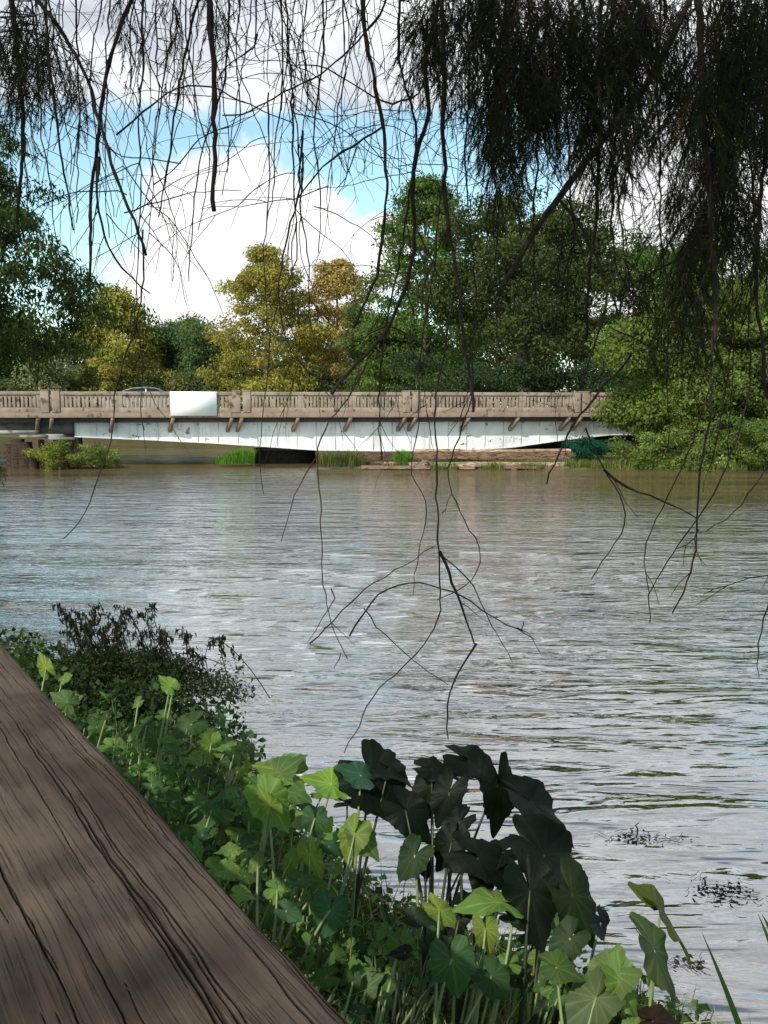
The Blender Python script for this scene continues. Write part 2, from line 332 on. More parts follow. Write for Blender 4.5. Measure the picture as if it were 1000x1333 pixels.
# ------------------------------------------------------------------ walkway rail at lower left
def build_rail():
    # the near edge of the cap board, through two points of the board's top plane
    zt = 2.57; a = at_z(0, 845, zt); b = at_z(440, 1333, zt); d = (a - b); d[2] = 0; d /= np.linalg.norm(d)
    lft = np.array([-d[1], d[0], 0]); ang = math.atan2(d[1], d[0]); W = .29
    org = b + lft * (W / 2 - .012); org[2] = 1.5
    t = thing('wooden_railing', org, 'grey brown wooden railing with a wide cracked cap board in the lower left', 'railing', rz=ang)
    mb = MB(); mb.local = True
    xs = np.concatenate([np.linspace(-1.6, -.45, 60)[:-1], np.linspace(-.45, 1.3, 560)[:-1], np.linspace(1.3, 2.6, 160)[:-1], np.linspace(2.6, 4.4, 60)]); ny = 430; ys = np.linspace(-W / 2, W / 2, ny); nx = len(xs); X, Y = np.meshgrid(xs, ys)
    wob = .0025 * np.array([mnoise.noise(Vector((x * 3, 0, 9))) + .5 * mnoise.noise(Vector((x * 17, 0, 9))) for x in xs])
    edge = np.abs(Y) / (W / 2); Yw = Y + np.sign(Y) * edge ** 6 * wob[None, :]
    q = np.random.default_rng(21); CR = np.zeros_like(X); wp = lambda x, o, sc: np.array([mnoise.noise(Vector((float(a) * sc, o, 2.2))) for a in x])
    g1 = wp(xs, 0.0, 1.6) * .022 + wp(xs, 5.0, 5) * .005
    for k in range(190):
        y0 = q.uniform(-W / 2 - .01, W / 2 + .01); x0 = q.uniform(-1.7, 3.6); ln = q.uniform(.10, .6) if k % 4 else q.uniform(.4, 1.5); big = k % 4 == 0
        yc = y0 + g1 + wp(xs, y0 * 9 + 20, 3.2) * .010 + wp(xs, k * 1.7, 26) * .0019
        tt = np.clip((xs - x0) / ln, 0, 1); w_ = (np.sin(tt * math.pi) ** .5) * (q.uniform(.0005, .0011) if big else q.uniform(.0004, .0006)) * (1 + .4 * wp(xs, k * 3.1, 14)).clip(.5) ; w_ = np.where((xs > x0) & (xs < x0 + ln), w_, 0)
        CR = np.maximum(CR, np.clip(1.45 - np.abs(Y - yc[None, :]) / (w_[None, :] + 1e-5), 0, 1) * (w_[None, :] > 1e-4))
    Z = 1.07 - .007 * np.clip((edge - .93) / .07, 0, 1) ** 2 + .0018 * nz(X * 2, Y * 10, 1).reshape(X.shape) - CR * .0028
    i, j = np.meshgrid(np.arange(nx - 1), np.arange(ny - 1)); k = (j * nx + i).ravel()
    mb.add(np.stack([X, Yw, Z], -1).reshape(-1, 3), np.stack([k, k + 1, k + nx + 1, k + nx], 1), vv=CR.ravel())
    for jj in (0, ny - 1):   # sides and underside
        e = np.stack([xs, Yw[jj], Z[jj]], 1); lo = e.copy(); lo[:, 2] = 1.02
        q = np.arange(nx - 1); f = np.stack([q, q + nx, q + nx + 1, q + 1], 1) if jj == 0 else np.stack([q, q + 1, q + nx + 1, q + nx], 1)
        mb.add(np.concatenate([e, lo]), f)
    mb.add([[-1.6, -W / 2, 1.02], [4.4, -W / 2, 1.02], [4.4, W / 2, 1.02], [-1.6, W / 2, 1.02]], [[0, 3, 2, 1]])
    mb.build('cap_board', M['plank'], t, smooth=True)
    for x in (-1.4, .9, 3.2):
        p = MB(); p.local = True; p.box((x, .02, .34), (.10, .10, 1.36)); p.build('post', M['deckwood'], t, bevel=.004)
    for z in (.35, .75):
        p = MB(); p.local = True; p.box((1.4, -.02 + .10, z), (6, .04, .12)); p.build('rail_board', M['deckwood'], t, bevel=.003)
    dk = thing('boardwalk_deck', org, 'weathered wooden boardwalk deck behind the railing', 'deck', rz=ang)
    for n in range(11):
        p = MB(); p.local = True; p.box((1.4, .24 + n * .147, -.02), (6, .14, .04)); p.build('deck_board', M['deckwood'], dk, bevel=.003)
    p = MB(); p.local = True
    for x in (-1, .8, 2.6, 4.2): p.box((x, 1.0, -.13), (.05, 1.66, .176)); p.box((x, 1.0, -.6), (.12, .12, .76))
    p.build('joist', M['deckwood'], dk)
    dk['kind'] = 'structure'
build_rail()

# ------------------------------------------------------------------ bridge
def zpx(py, Y): return 3 - (py - HOR) / F * Y
BL = np.array([(0 - 500) / F * 44.0, 44.0]); BR = np.array([(800 - 500) / F * 48.5, 48.5]); BD = (BR - BL) / np.linalg.norm(BR - BL)
BANG = math.atan2(BD[1], BD[0]); BN = np.array([-BD[1], BD[0]])
def u_of(px):
    k = (px - 500) / F  # X = kY
    return (k * BL[1] - BL[0]) / (BD[0] - k * BD[1])
def y_of(px): return BL[1] + BD[1] * u_of(px)
def build_bridge():
    t = thing('road_bridge', (BL[0], BL[1], 0), 'low white steel girder bridge with tan concrete balustrade crossing the river', 'bridge', rz=BANG)
    def L(): m = MB(); m.local = True; return m
    u0, u1 = -26, 62
    # local: x along, y away from the camera, balustrade face plane y=0
    m = L(); m.box(((u0 + u1) / 2, 4.2, 2.36), (u1 - u0, 7.8, .28)); m.build('roadway_slab', M['asphalt'], t)
    m = L(); m.box(((u0 + u1) / 2, .15, 2.58), (u1 - u0, .44, .22)); m.box(((u0 + u1) / 2, .12, 2.71), (u1 - u0, .32, .05)); m.build('deck_edge', M['fascia'], t, bevel=.012)
    m = L(); m.box(((u0 + u1) / 2, 8.3, 2.6), (u1 - u0, .4, .3)); m.box(((u0 + u1) / 2, 8.3, 3.62), (u1 - u0, .2, .16))
    for x in np.arange(u0 + .2, u1, .5): m.box((x, 8.3, 3.145), (.12, .14, .79))
    m.build('far_parapet', M['conc'], t)
    # posts at pixel columns, bays between split in three balustrade panels
    posts = [u_of(x) for x in (69, 316, 535, 755)]
    bay = (posts[-1] - posts[0]) / 3; allp = [posts[0] - bay * k for k in (3, 2, 1)] + posts + [posts[-1] + bay * k for k in (1, 2, 3, 4)]
    for p in allp:
        for s in (-.26, .26):
            m = L(); m.box((p + s, .09, 3.27), (.40, .34, 1.08)); m.box((p + s, .09, 3.835), (.44, .38, .05)); m.build('post', M['conc'], t, bevel=.015)
    for a, b in zip(allp[:-1], allp[1:]):
        a += .46; b -= .46; w = (b - a) / 3
        for k in range(3):
            x0, x1 = a + k * w, a + (k + 1) * w; c = (x0 + x1) / 2
            m = L(); m.box((c, .09, 3.70), (w - .004, .26, .17)); m.box((c, .09, 2.86), (w - .004, .24, .24))
            e = .20
            for xx in (x0 + e / 2, x1 - e / 2): m.box((xx, .09, 3.30), (e - .006, .20, .635))
            nb = 12; g = (w - 2 * e) / nb
            for q in range(nb):
                xb = x0 + e + g * (q + .5)
                m.box((xb, .09, 3.30), (g * .60, .13, .64))
                if q < nb: # arch heads filled between balusters
                    m.box((xb + g * .5, .09, 3.575), (g * .8, .125, .10))
            m.build('balustrade_panel', M['conc'], t, bevel=.006)
    # brackets
    bx = [52, 70, 149, 227, 303, 316, 389, 457, 527, 541, 610, 674, 740, 755]
    us = [u_of(x) for x in bx]; us += [us[-1] + 2.9 * k for k in range(1, 6)] + [us[0] - 2.9 * k for k in range(1, 6)]
    for u in us:
        m = L(); w = .085
        pr = [(-.04, 2.466), (.22, 2.466), (.75, 1.90), (.75, 1.70), (.68, 1.70), (-.04, 2.34)]
        v = [(u + s * w - .26 * (y > .5), y, z) for s in (-1, 1) for y, z in pr]; n = len(pr)
        m.add(v, [[i, (i + 1) % n, n + (i + 1) % n, n + i] for i in range(n)]); m.f.append(np.array([list(range(n))[::-1]]) + m.n - 2 * n); m.f.append(np.array([list(range(n, 2 * n))]) + m.n - 2 * n)
        m.build('bracket', M['fascia'], t)
    # main girder, with its arched lower edge
    prof = [(95, 567.5), (190, 571.5), (280, 576), (340, 580), (415, 585), (500, 586), (600, 585.5), (670, 581.5), (745, 571), (800, 565)]
    pu = np.array([u_of(x) for x, _ in prof]); pz = np.array([zpx(y, y_of(x) + .95) for x, y in prof])
    xs = np.arange(pu[0], pu[-1] + 6, .5); zz = np.interp(xs, pu, pz)
    for (yy, nm) in ((.76, 'front_girder'), (7.2, 'rear_girder')):
        m = L(); n = len(xs)
        for th0, th1 in ((0, .03),):
            v = np.concatenate([np.column_stack([xs, np.full(n, yy), np.full(n, 2.215)]), np.column_stack([xs, np.full(n, yy), zz]),
                                np.column_stack([xs, np.full(n, yy + .04), np.full(n, 2.215)]), np.column_stack([xs, np.full(n, yy + .04), zz])])
            q = np.arange(n - 1)
            m.add(v, np.concatenate([np.stack([q, q + n, q + n + 1, q + 1], 1), np.stack([q + 2 * n, q + 2 * n + 1, q + 3 * n + 1, q + 3 * n], 1)]))
        # bottom flange
        fl = .14; v = np.concatenate([np.column_stack([xs, np.full(n, yy + dy), zz + dz]) for dy, dz in ((-fl, -.03), (-fl, .03), (fl, .03), (fl, -.03))])
        for k in range(4):
            k2 = (k + 1) % 4; m.add(v, np.stack([q + k * n, q + 1 + k * n, q + 1 + k2 * n, q + k2 * n], 1)[:, ::-1])
        m.build(nm, M['girder'], t)
    for x in np.arange(pu[0] + .05, pu[-1] + 5, 1.02):
        m = L(); zb = float(np.interp(x, pu, pz)); m.box((x, .742, (2.215 + zb) / 2), (.028, .035, 2.2 - zb - .06)); m.build('stiffener_rib', M['girder'], t)
    m = L(); m.box(((pu[0] + u0) / 2 - .1, 1.1, 1.93), (pu[0] - u0, .35, .57)); m.box(((pu[0] + u0) / 2 - .1, 6.9, 1.93), (pu[0] - u0, .35, .57)); m.build('approach_beam', M['grey'], t)
    m = L(); m.box((pu[-1] + 6 + 12, 1.1, 1.8), (24, .35, .8)); m.box((pu[-1] + 18, 6.9, 1.8), (24, .35, .8)); m.build('approach_beam', M['grey'], t)
    # pivot pier under the span, the pier at the left and the one at the right
    up = u_of(374); m = L(); m.tube([(up, 3.6, -1.2), (up, 3.6, .72)], [1.75, 1.7], 24); m.box((up, 3.6, .86), (2.6, 5.6, .26)); m.build('pivot_pier', m_rough('shade_black_pier_concrete', (.02, .017, .015), (.045, .04, .035), 3), t)  # pier coloured near black to carry the shadow under the span
    ul = u_of(70); m = L(); m.box((ul, 4.0, 1.5), (.8, 7.2, .30)); 
    for y in (1.0, 2.8, 4.6, 6.4):
        m.tube([(ul, y, -1.2), (ul, y, 1.36)], .22, 10)
    m.build('pile_bent', M['grey'], t)
    ur = pu[-1] + 6; m = L(); m.box((ur, 4.0, .9), (1.0, 7.2, 1.0)); m.box((ur, 4, 0), (1.2, 7.5, 1.0)); m.build('abutment', M['grey'], t)
    # blank white panel fixed over the balustrade
    ua, ub = u_of(224), u_of(284); m = L(); m.box(((ua + ub) / 2, -.13, (zpx(510, y_of(254)) + zpx(541, y_of(254))) / 2), (ub - ua, .02, (541 - 510) / F * y_of(254)))
    pt = thing('white_panel', tuple(BL + BD * (ua + ub) / 2 - BN * .13) + (2.6,), 'blank white rectangular board fixed on the outside of the bridge balustrade', 'sign board', rz=BANG)
    m2 = MB(); m2.local = True; hh = (541 - 510) / F * y_of(254); zc = (zpx(510, y_of(254)) + zpx(541, y_of(254))) / 2 - 2.6
    m2.box((0, 0, zc), (ub - ua, .02, hh)); m2.build('board', M['white'], pt)
    m3 = MB(); m3.local = True
    for x in (-.9, 0, .9): m3.box((x, .035, zc), (.05, .045, hh * .9))
    m3.build('backing_strap', M['galv'], pt)
build_bridge()

def build_car():
    u = u_of(172) + .5; yl = 3.2
    loc = BL + BD * u + BN * yl
    t = thing('parked_car', (loc[0], loc[1], 2.56), 'small silver car on the bridge with its curved roof showing over the balustrade', 'car', rz=BANG)
    def L(): m = MB(); m.local = True; return m
    paint = NT('silver_car_paint'); pm = paint.out(paint.n('ShaderNodeBsdfPrincipled', {'Base Color': (.55, .55, .54, 1), 'Metallic': .4, 'Roughness': .35, 'Coat Weight': .5}).outputs[0])
    gl = NT('car_glass'); gm = gl.out(gl.n('ShaderNodeBsdfPrincipled', {'Base Color': (.02, .025, .03, 1), 'Roughness': .08}).outputs[0])
    rub = m_rough('tyre_rubber', (.02, .02, .02), (.03, .03, .03)); red = NT('tail_light'); rm = red.out(red.n('ShaderNodeBsdfPrincipled', {'Base Color': (.5, .01, .01, 1), 'Roughness': .3}).outputs[0])
    body = [(-2.15, .32), (-2.2, .55), (-2.12, .82), (-1.75, .92), (-1.1, .98), (.9, .98), (1.5, .94), (2.0, .82), (2.15, .6), (2.12, .32)]
    m = L(); n = len(body); secs = [(-.80, .94), (-.84, 1.0), (.84, 1.0), (.80, .94)]
    v = [(x, y, .32 + (z - .32) * k) for y, k in secs for x, z in body]
    for s in range(3): m.add(v, [[s * n + i, s * n + (i + 1) % n, (s + 1) * n + (i + 1) % n, (s + 1) * n + i] for i in range(n)])
    m.f.append(np.array([list(range(n))]) + m.n - 4 * n); m.f.append(np.array([list(range(3 * n, 4 * n))[::-1]]) + m.n - 4 * n)
    m.build('body', pm, t, smooth=False, bevel=.04)
    cab = [(-1.65, .93), (-1.15, 1.30), (-.7, 1.43), (0, 1.48), (.55, 1.42), (1.35, .96)]; n = len(cab)
    m = L(); v = [(x, s * (.80 - (z - .9) * .28), z) for s in (-1, 1) for x, z in cab]; 
    m.add(v, [[i, i + 1, n + i + 1, n + i] for i in range(n - 1)]); m.f.append(np.array([list(range(n))[::-1]]) + m.n - 2 * n); m.f.append(np.array([list(range(n, 2 * n))]) + m.n - 2 * n)
    m.build('window', gm, t)
    m = L(); v = [(x, s * (.80 - (z - .9) * .28), z + .015) for s in (-1, 1) for x, z in cab[1:5]]; m.add(v, [[i, i + 1, 5 + i, 4 + i] for i in range(3)]); 
    for s in (-1, 1):
        for i in range(n - 1):
            p, q = cab[i], cab[i + 1]
            m.tube([(p[0], s * (.81 - (p[1] - .9) * .28), p[1]), (q[0], s * (.81 - (q[1] - .9) * .28), q[1])], .035, 6)
        m.box((0, s * .73, 1.19), (.07, .04, .46))
    m.build('roof', pm, t)
    for x in (-1.35, 1.35):
        for s in (-1, 1):
            m = L(); m.tube([(x, s * .62, .32), (x, s * .86, .32)], .32, 20); w = m.build('wheel', rub, t)
            m = L(); m.tube([(x, s * .84, .32), (x, s * .875, .32)], .19, 12); m.build('rim', M['galv'], t)
    for s in (-1, 1):
        m = L(); m.box((-2.17, s * .6, .72), (.08, .35, .14)); m.build('tail_light', rm, t)
        m = L(); m.box((2.08, s * .6, .68), (.10, .35, .14)); m.build('headlight', M['white'], t)
build_car()

# timber fender, left piles
def at_w(px, Y, z=0): return np.array([(px - 500) / F * Y, Y, z])
def build_timber():
    c = at_w(600, 43.6); t = thing('timber_fender', c, 'rotten red brown timber fender wall on short posts in front of the white girder', 'fender wall')
    def beam(p0, p1, y0, y1, Y, th, col, name='beam', tilt=0):
        m = MB(); a = (p0 - 500) / F * Y; b = (p1 - 500) / F * Y; z0, z1 = zpx(y0, Y), zpx(y1, Y)
        n = max(3, int((b - a) / .5)); xs = np.linspace(a, b, n); q = np.array([mnoise.noise(Vector((x * .8, Y, z0 * 3))) for x in xs]) * .05
        v = []; 
        for dy, zz in ((-th / 2, z1), (-th / 2, z0), (th / 2, z0), (th / 2, z1)):
            v.append(np.column_stack([xs, np.full(n, Y + dy) + q * .6, zz + q + tilt * (xs - a)]))
        v = np.concatenate(v); i = np.arange(n - 1); 
        for k in range(4): m.add(v, np.stack([i + k * n, i + 1 + k * n, i + 1 + ((k + 1) % 4) * n, i + ((k + 1) % 4) * n], 1)[:, ::-1], col)
        m.add(v, [[0, n, 2 * n, 3 * n], [n - 1, 4 * n - 1, 3 * n - 1, 2 * n - 1]], col)
        m.build(name, M['timber'], t)
    beam(538, 742, 587.5, 597, 43.4, .30, (.85, .78, .72)); beam(412, 536, 588, 599, 43.9, .30, (.6, .55, .5))
    beam(540, 742, 584.5, 587, 43.6, .5, (2.2, 2.3, 2.3)); beam(500, 735, 601, 606.5, 43.0, .30, (2.0, 2.2, 2.2)); beam(430, 520, 600, 606, 43.6, .3, (.7, .6, .55))
    beam(470, 560, 606, 610, 42.6, .4, (1.1, 1.1, 1.1)); beam(598, 618, 607, 610, 42.6, .5, (1.5, 1.4, 1.3)); beam(655, 740, 606, 609, 42.7, .4, (.9, .9, .9))
    for x0, x1, Y in ((528, 536, 43.1), (549, 557, 42.6), (603, 612, 42.6), (665, 673, 42.6), (712, 719, 42.8), (728, 734, 42.8), (455, 460, 43.2)):
        m = MB(); w = (x1 - x0) / F * Y; zt = zpx(598 if x0 < 600 else 606, Y); m.box(((x0 + x1 - 1000) / 2 / F * Y, Y + .05, (zt - .9) / 2), (w, .28, zt + .9), col=(.9, .9, .9)); m.build('post', M['timber'], t)
    # left: dark pile cluster with capping beams
    c = at_w(40, 43.2); t2 = thing('mooring_dolphin', c, 'dark timber pile cluster with pale capping beams beside the left bridge pier', 'pilings')
    for px, r, zt in ((24, .36, 1.45), (33, .40, 1.30), (42, .30, .9), (16, .3, 1.2)):
        m = MB(); p = at_w(px, 43.2 + (px % 3) * .3); m.tube([p + (0, 0, -1), p + (.03, 0, zt / 2), p + (0, 0, zt)], [r, r * .97, r * .9], 10, (.22, .2, .2)); m.build('pile', M['timber'], t2)
    for p0, p1, y0, y1, Y in ((-10, 50, 560, 564, 43.0), (30, 62, 566, 569, 42.8), (60, 98, 569, 572, 43.0)):
        m = MB(); m.box(((p0 + p1 - 1000) / 2 / F * Y, Y, (zpx(y0, Y) + zpx(y1, Y)) / 2), ((p1 - p0) / F * Y, .5, (y1 - y0) / F * Y)); m.build('cap_beam', M['grey'], t2)
    for px, y0, y1 in ((55, 572, 600), (72, 575, 600), (86, 577, 596), (99, 570, 598)):
        m = MB(); m.box(at_w(px, 43.3, (zpx(y0, 43.3) - .9) / 2), (.22, .22, zpx(y0, 43.3) + .9), col=(.5, .42, .4)); m.build('post', M['timber'], t2)
build_timber()

# ------------------------------------------------------------------ trees
def clumps_leaves(mb, cl, rad, per, size, asp, col, colv=.25, flat=.6, nb=(0, 0, .5), droop=0, shellk=.5):
    n = len(cl); C = np.repeat(cl, per, 0); r = np.repeat(rad, per)
    d = rng.normal(size=(n * per, 3)); d /= np.linalg.norm(d, axis=1)[:, None]; d *= rng.uniform(0, 1, (n * per, 1)) ** shellk
    d[:, 2] *= flat; P = C + d * r[:, None]; P[:, 2] -= droop * r * (d[:, 0] ** 2 + d[:, 1] ** 2) * .6
    tone = np.repeat(np.exp(rng.normal(0, colv * .6, n)), per) * np.exp(rng.normal(0, colv * .6, n * per))
    hue = np.repeat(rng.normal(0, 1, n), per)[:, None] * np.array([.06, .0, -.03])
    cc = np.clip(np.asarray(col) * tone[:, None] * (1 + hue), .004, .6)
    leaves(mb, P, size * rng.uniform(.6, 1.3, n * per), asp, d * 1.1 + np.asarray(nb) * .8, cc, axis=d * .8, droop=.3 + droop)
def envelope(kind, n, H, W, z0):
    """clump centres for a crown; local to the tree base"""
    out = []
    if kind == 'cone':
        while len(out) < n:
            h = rng.uniform(0, 1) ** 1.0; prof = ((1 - h) ** .46 * (.75 + .25 * min(1, h * 6)) + .02) * 1.12
            lay = .88 + .16 * math.sin(h * 26 + rng.normal() * .5); th = rng.uniform(0, 6.283); rr = W * prof * lay * math.sqrt(rng.uniform(.05, 1.0))
            out.append((rr * math.cos(th), rr * math.sin(th), z0 + (H - z0) * h))
    else:
        lobes = []
        k = 9 if kind == 'oak' else 5
        for i in range(k):
            th = i / k * 6.283 + rng.normal() * .3; rr = W * rng.uniform(.3, .68); hz = rng.uniform(.15, .78)
            lobes.append((rr * math.cos(th), rr * math.sin(th), z0 + (H - z0) * hz, W * rng.uniform(.30, .46)))
        lobes.append((0, 0, z0 + (H - z0) * .72, W * .5)); lobes.append((0, 0, z0 + (H - z0) * .35, W * .55))
        while len(out) < n:
            lb = lobes[rng.integers(len(lobes))]; d = rng.normal(size=3); d /= np.linalg.norm(d); r = lb[3] * rng.uniform(.45, 1.08)
            z = lb[2] + d[2] * r * .8
            if z > z0 - .1: out.append((lb[0] + d[0] * r, lb[1] + d[1] * r, min(z, H)))
    return np.array(out)
def make_tree(name, label, cat, base, H, W, z0, kind, col, ncl=150, per=110, crad=1.0, size=.24, asp=.5, group=None, lean=(0, 0), droop=0, trunk_r=.35, barkm='bark', limbs=10, flat=.6, colv=.28, yfront=None, squash=1.0):
    t = thing(name, base, label, cat, group)
    col = np.minimum(np.array(col) * 1.3, .4)
    cl = envelope(kind, ncl, H, W, z0); cl[:, 0] += lean[0] * cl[:, 2] / H; cl[:, 1] += lean[1] * cl[:, 2] / H; cl[:, 1] *= squash
    m = MB(); ht = H * (.93 if kind == 'cone' else .7); zs = np.linspace(-.6, ht, 9)
    pts = np.column_stack([lean[0] * zs.clip(0) / H + .15 * np.sin(zs * .7), lean[1] * zs.clip(0) / H + .1 * np.cos(zs), zs]); rr = trunk_r * np.linspace(1, .18, 9); rr[0] *= 1.35
    m.tube(pts + base, rr, 9)
    for i in rng.choice(len(cl), min(limbs, len(cl)), replace=False):
        c = cl[i]; s = pts[int(np.clip(np.searchsorted(zs, c[2] * .72), 1, 8))]; mid = (s + c) / 2 + np.array([0, 0, .1 * np.linalg.norm(c - s)])
        m.tube(np.array([s, s * .6 + mid * .4, mid, c]) + base, [trunk_r * .35, trunk_r * .3, trunk_r * .2, .03], 6)
    m.build('trunk', M[barkm], t, smooth=True)
    m = MB(); clumps_leaves(m, cl + np.array(base), crad * rng.uniform(.6, 1.35, len(cl)), per, size, asp, col, colv, flat, droop=droop)
    m.build('crown', M['leaf'], t)
    return t
def px_tree(name, label, cat, px, Y, top, wpx, kind, col, zb=.8, z0=1.0, **kw):
    b = (float((px - 500) / F * Y), float(Y), zb); H = zpx(top, Y) - zb; W = wpx / 2 / F * Y
    return make_tree(name, label, cat, b, H, W, z0, kind, col, **kw)
OL = (.125, .115, .022); DG = (.040, .072, .022); GG = (.055, .085, .032); YG = (.10, .135, .028)
far = dict(ncl=210, per=150, crad=1.35, size=.33)
px_tree('cypress_tree', 'broad olive yellow cypress at left beside the dark overhanging tree', 'tree', 158, 92, 383, 150, 'cone', (.22, .195, .045), **far)
px_tree('cypress_tree', 'tallest olive cypress tapering to a rounded tip against the white cloud', 'tree', 350, 90, 334, 185, 'cone', (.21, .185, .045), ncl=260, per=150, crad=1.3, size=.33)
px_tree('cypress_tree', 'rusty orange brown cypress with pale bare twigs behind the bridge', 'tree', 440, 94, 348, 160, 'cone', (.30, .21, .075), ncl=210, per=130, crad=1.25, size=.32)
px_tree('oak_tree', 'low rounded blue green tree between the two olive cypresses', 'tree', 248, 96, 412, 150, 'round', (.075, .11, .045), **far)
px_tree('oak_tree', 'greyish green tree crown just above the low blue green tree', 'tree', 235, 108, 388, 95, 'round', (.095, .10, .06), ncl=120, per=110, crad=1.4, size=.34)
px_tree('mossy_tree', 'pale grey green moss hung tree behind the left end of the bridge', 'tree', 70, 88, 428, 95, 'round', (.19, .19, .11), ncl=110, per=120, crad=1.3, size=.30, limbs=40, trunk_r=.3)
px_tree('oak_tree', 'dark green tree filling the gap at the far left behind the bridge', 'tree', 5, 100, 400, 130, 'round', (.045, .07, .025), **far)
px_tree('pine_tree', 'tall bright green conifer with a pointed top right of the blue sky gap', 'tree', 553, 78, 252, 235, 'cone', (.075, .112, .025), ncl=340, per=150, crad=1.3, size=.30)
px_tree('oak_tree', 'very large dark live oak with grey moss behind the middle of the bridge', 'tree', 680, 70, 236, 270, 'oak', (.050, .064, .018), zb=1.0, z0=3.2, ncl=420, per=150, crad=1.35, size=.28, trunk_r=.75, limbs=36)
px_tree('oak_tree', 'dense dark green oak low behind the bridge under the pointed conifer', 'tree', 500, 80, 395, 150, 'round', (.075, .10, .03), ncl=200, per=140, crad=1.3, size=.3)
px_tree('oak_tree', 'mid green tree behind the right end of the bridge', 'tree', 800, 74, 285, 210, 'round', (.075, .10, .026), ncl=250, per=150, crad=1.3, size=.28)
px_tree('oak_tree', 'tall green tree standing behind the bright shrubs at right', 'tree', 915, 66, 285, 260, 'oak', (.07, .11, .026), ncl=320, per=150, crad=1.3, size=.27)
px_tree('oak_tree', 'green tree at the right edge behind the bright shrubs', 'tree', 1060, 60, 280, 200, 'oak', (.07, .10, .026), ncl=200, per=140, crad=1.3, size=.27)
near = dict(per=190, crad=.9, size=.18, asp=.55, z0=.3, barkm='bark', trunk_r=.2, nb=None)
near.pop('nb')
px_tree('leafy_shrub', 'bright green leafy shrub hanging over the right end of the bridge', 'shrub', 846, 45.0, 405, 165, 'round', (.112, .145, .033), zb=.2, ncl=320, **near)
px_tree('leafy_shrub', 'tallest bright green leafy shrub near the right edge on the bank', 'shrub', 912, 45.5, 340, 200, 'oak', (.112, .145, .033), zb=.4, ncl=320, **near)
px_tree('leafy_shrub', 'bright green leafy shrub cut by the right edge on the bank', 'shrub', 1010, 44.6, 385, 160, 'round', (.075, .10, .026), zb=.3, ncl=320, **near)
px_tree('leafy_shrub', 'low bright green shrub at the waterline in the right bank centre', 'shrub', 880, 43.6, 530, 170, 'round', (.12, .155, .036), zb=.1, ncl=110, per=140, crad=.6, size=.14, z0=.1, trunk_r=.1)
px_tree('leafy_shrub', 'low green shrub at the waterline by the right edge', 'shrub', 975, 43.2, 540, 150, 'round', (.09, .12, .03), zb=.1, ncl=90, per=140, crad=.6, size=.14, z0=.1, trunk_r=.1)
px_tree('dark_bush', 'dense teal green bush between the fender wall and the bright shrubs', 'bush', 765, 44.4, 571, 62, 'round', (.012, .075, .04), zb=.3, ncl=60, per=150, crad=.35, size=.09, z0=.1, trunk_r=.06)
px_tree('small_bush', 'yellow green bush growing on the pilings below the left end of the bridge', 'bush', 78, 43.0, 574, 75, 'round', (.15, .17, .035), zb=.0, ncl=50, per=130, crad=.38, size=.11, z0=.12, trunk_r=.05)
px_tree('small_bush', 'low straggling green bush right of the left pilings', 'bush', 122, 43.4, 581, 75, 'round', (.12, .15, .035), zb=.0, ncl=45, per=110, crad=.32, size=.11, z0=.12, trunk_r=.05)
for i, px in enumerate(range(-90, 1130, 62)):
    top = (428 if px < 520 else 380) + rng.uniform(-16, 16)
    if 200 < px < 300: top = 425
    px_tree('distant_tree', 'tree in the distant continuous row behind all the others', 'tree', px, 118 + rng.uniform(-5, 8), top, 150, 'round', (.06, .085, .032) if i % 3 else (.10, .10, .035),
            ncl=110, per=90, crad=1.9, size=.5, trunk_r=.3, group='distant row of trees')
# undergrowth along the far banks: one row of low bushes each its own
for i, px in enumerate(range(-40, 520, 46)):
    px_tree('understory_bush', 'low bush in the row of undergrowth on the far bank behind the bridge', 'bush', px + rng.uniform(-8, 8), 91 + rng.uniform(-1, 2), 478 + rng.uniform(-14, 14), 66, 'round', (.06, .085, .03) if i % 3 else (.11, .11, .04),
            zb=.3, ncl=80, per=100, crad=1.2, size=.32, z0=.2, trunk_r=.1, group='undergrowth behind the bridge')
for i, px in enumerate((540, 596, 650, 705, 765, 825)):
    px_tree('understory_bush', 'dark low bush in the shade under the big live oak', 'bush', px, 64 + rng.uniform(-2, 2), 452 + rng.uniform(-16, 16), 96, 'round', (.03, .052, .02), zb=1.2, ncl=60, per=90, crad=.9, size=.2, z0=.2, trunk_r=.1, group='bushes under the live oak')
# left near tree over the water
def near_left():
    make_tree('pecan_tree', 'tree coloured dark for shade, with pinnate leaves overhanging the water at the left edge', 'tree', (-11.9, 22.5, .5), 11.2, 6.2, 2.6, 'oak', (.026, .040, .009), ncl=340, per=170, crad=.62, size=.17, asp=.32, droop=.7, trunk_r=.32, limbs=12, barkm='bark', colv=.5)  # foliage colour darkened to carry the shade on this tree
    make_tree('pecan_tree', 'tall unseen tree added on the left bank to shade the overhanging tree', 'tree', (-17.5, 16.5, .9), 15.5, 5.2, 3.0, 'oak', (.035, .06, .018), ncl=170, per=110, crad=.9, size=.22, asp=.4, droop=.4, trunk_r=.4, limbs=12)  # unseen neighbour added to keep the sun off the overhanging tree
    make_tree('willow_shrub', 'small dark drooping shrub at the waterline on the left edge under the overhanging tree', 'shrub', (-11.6, 24.0, .05), 2.4, 1.35, .5, 'round', (.02, .03, .012), ncl=34, per=110, crad=.4, size=.12, asp=.25, droop=1.2, trunk_r=.06)
near_left()
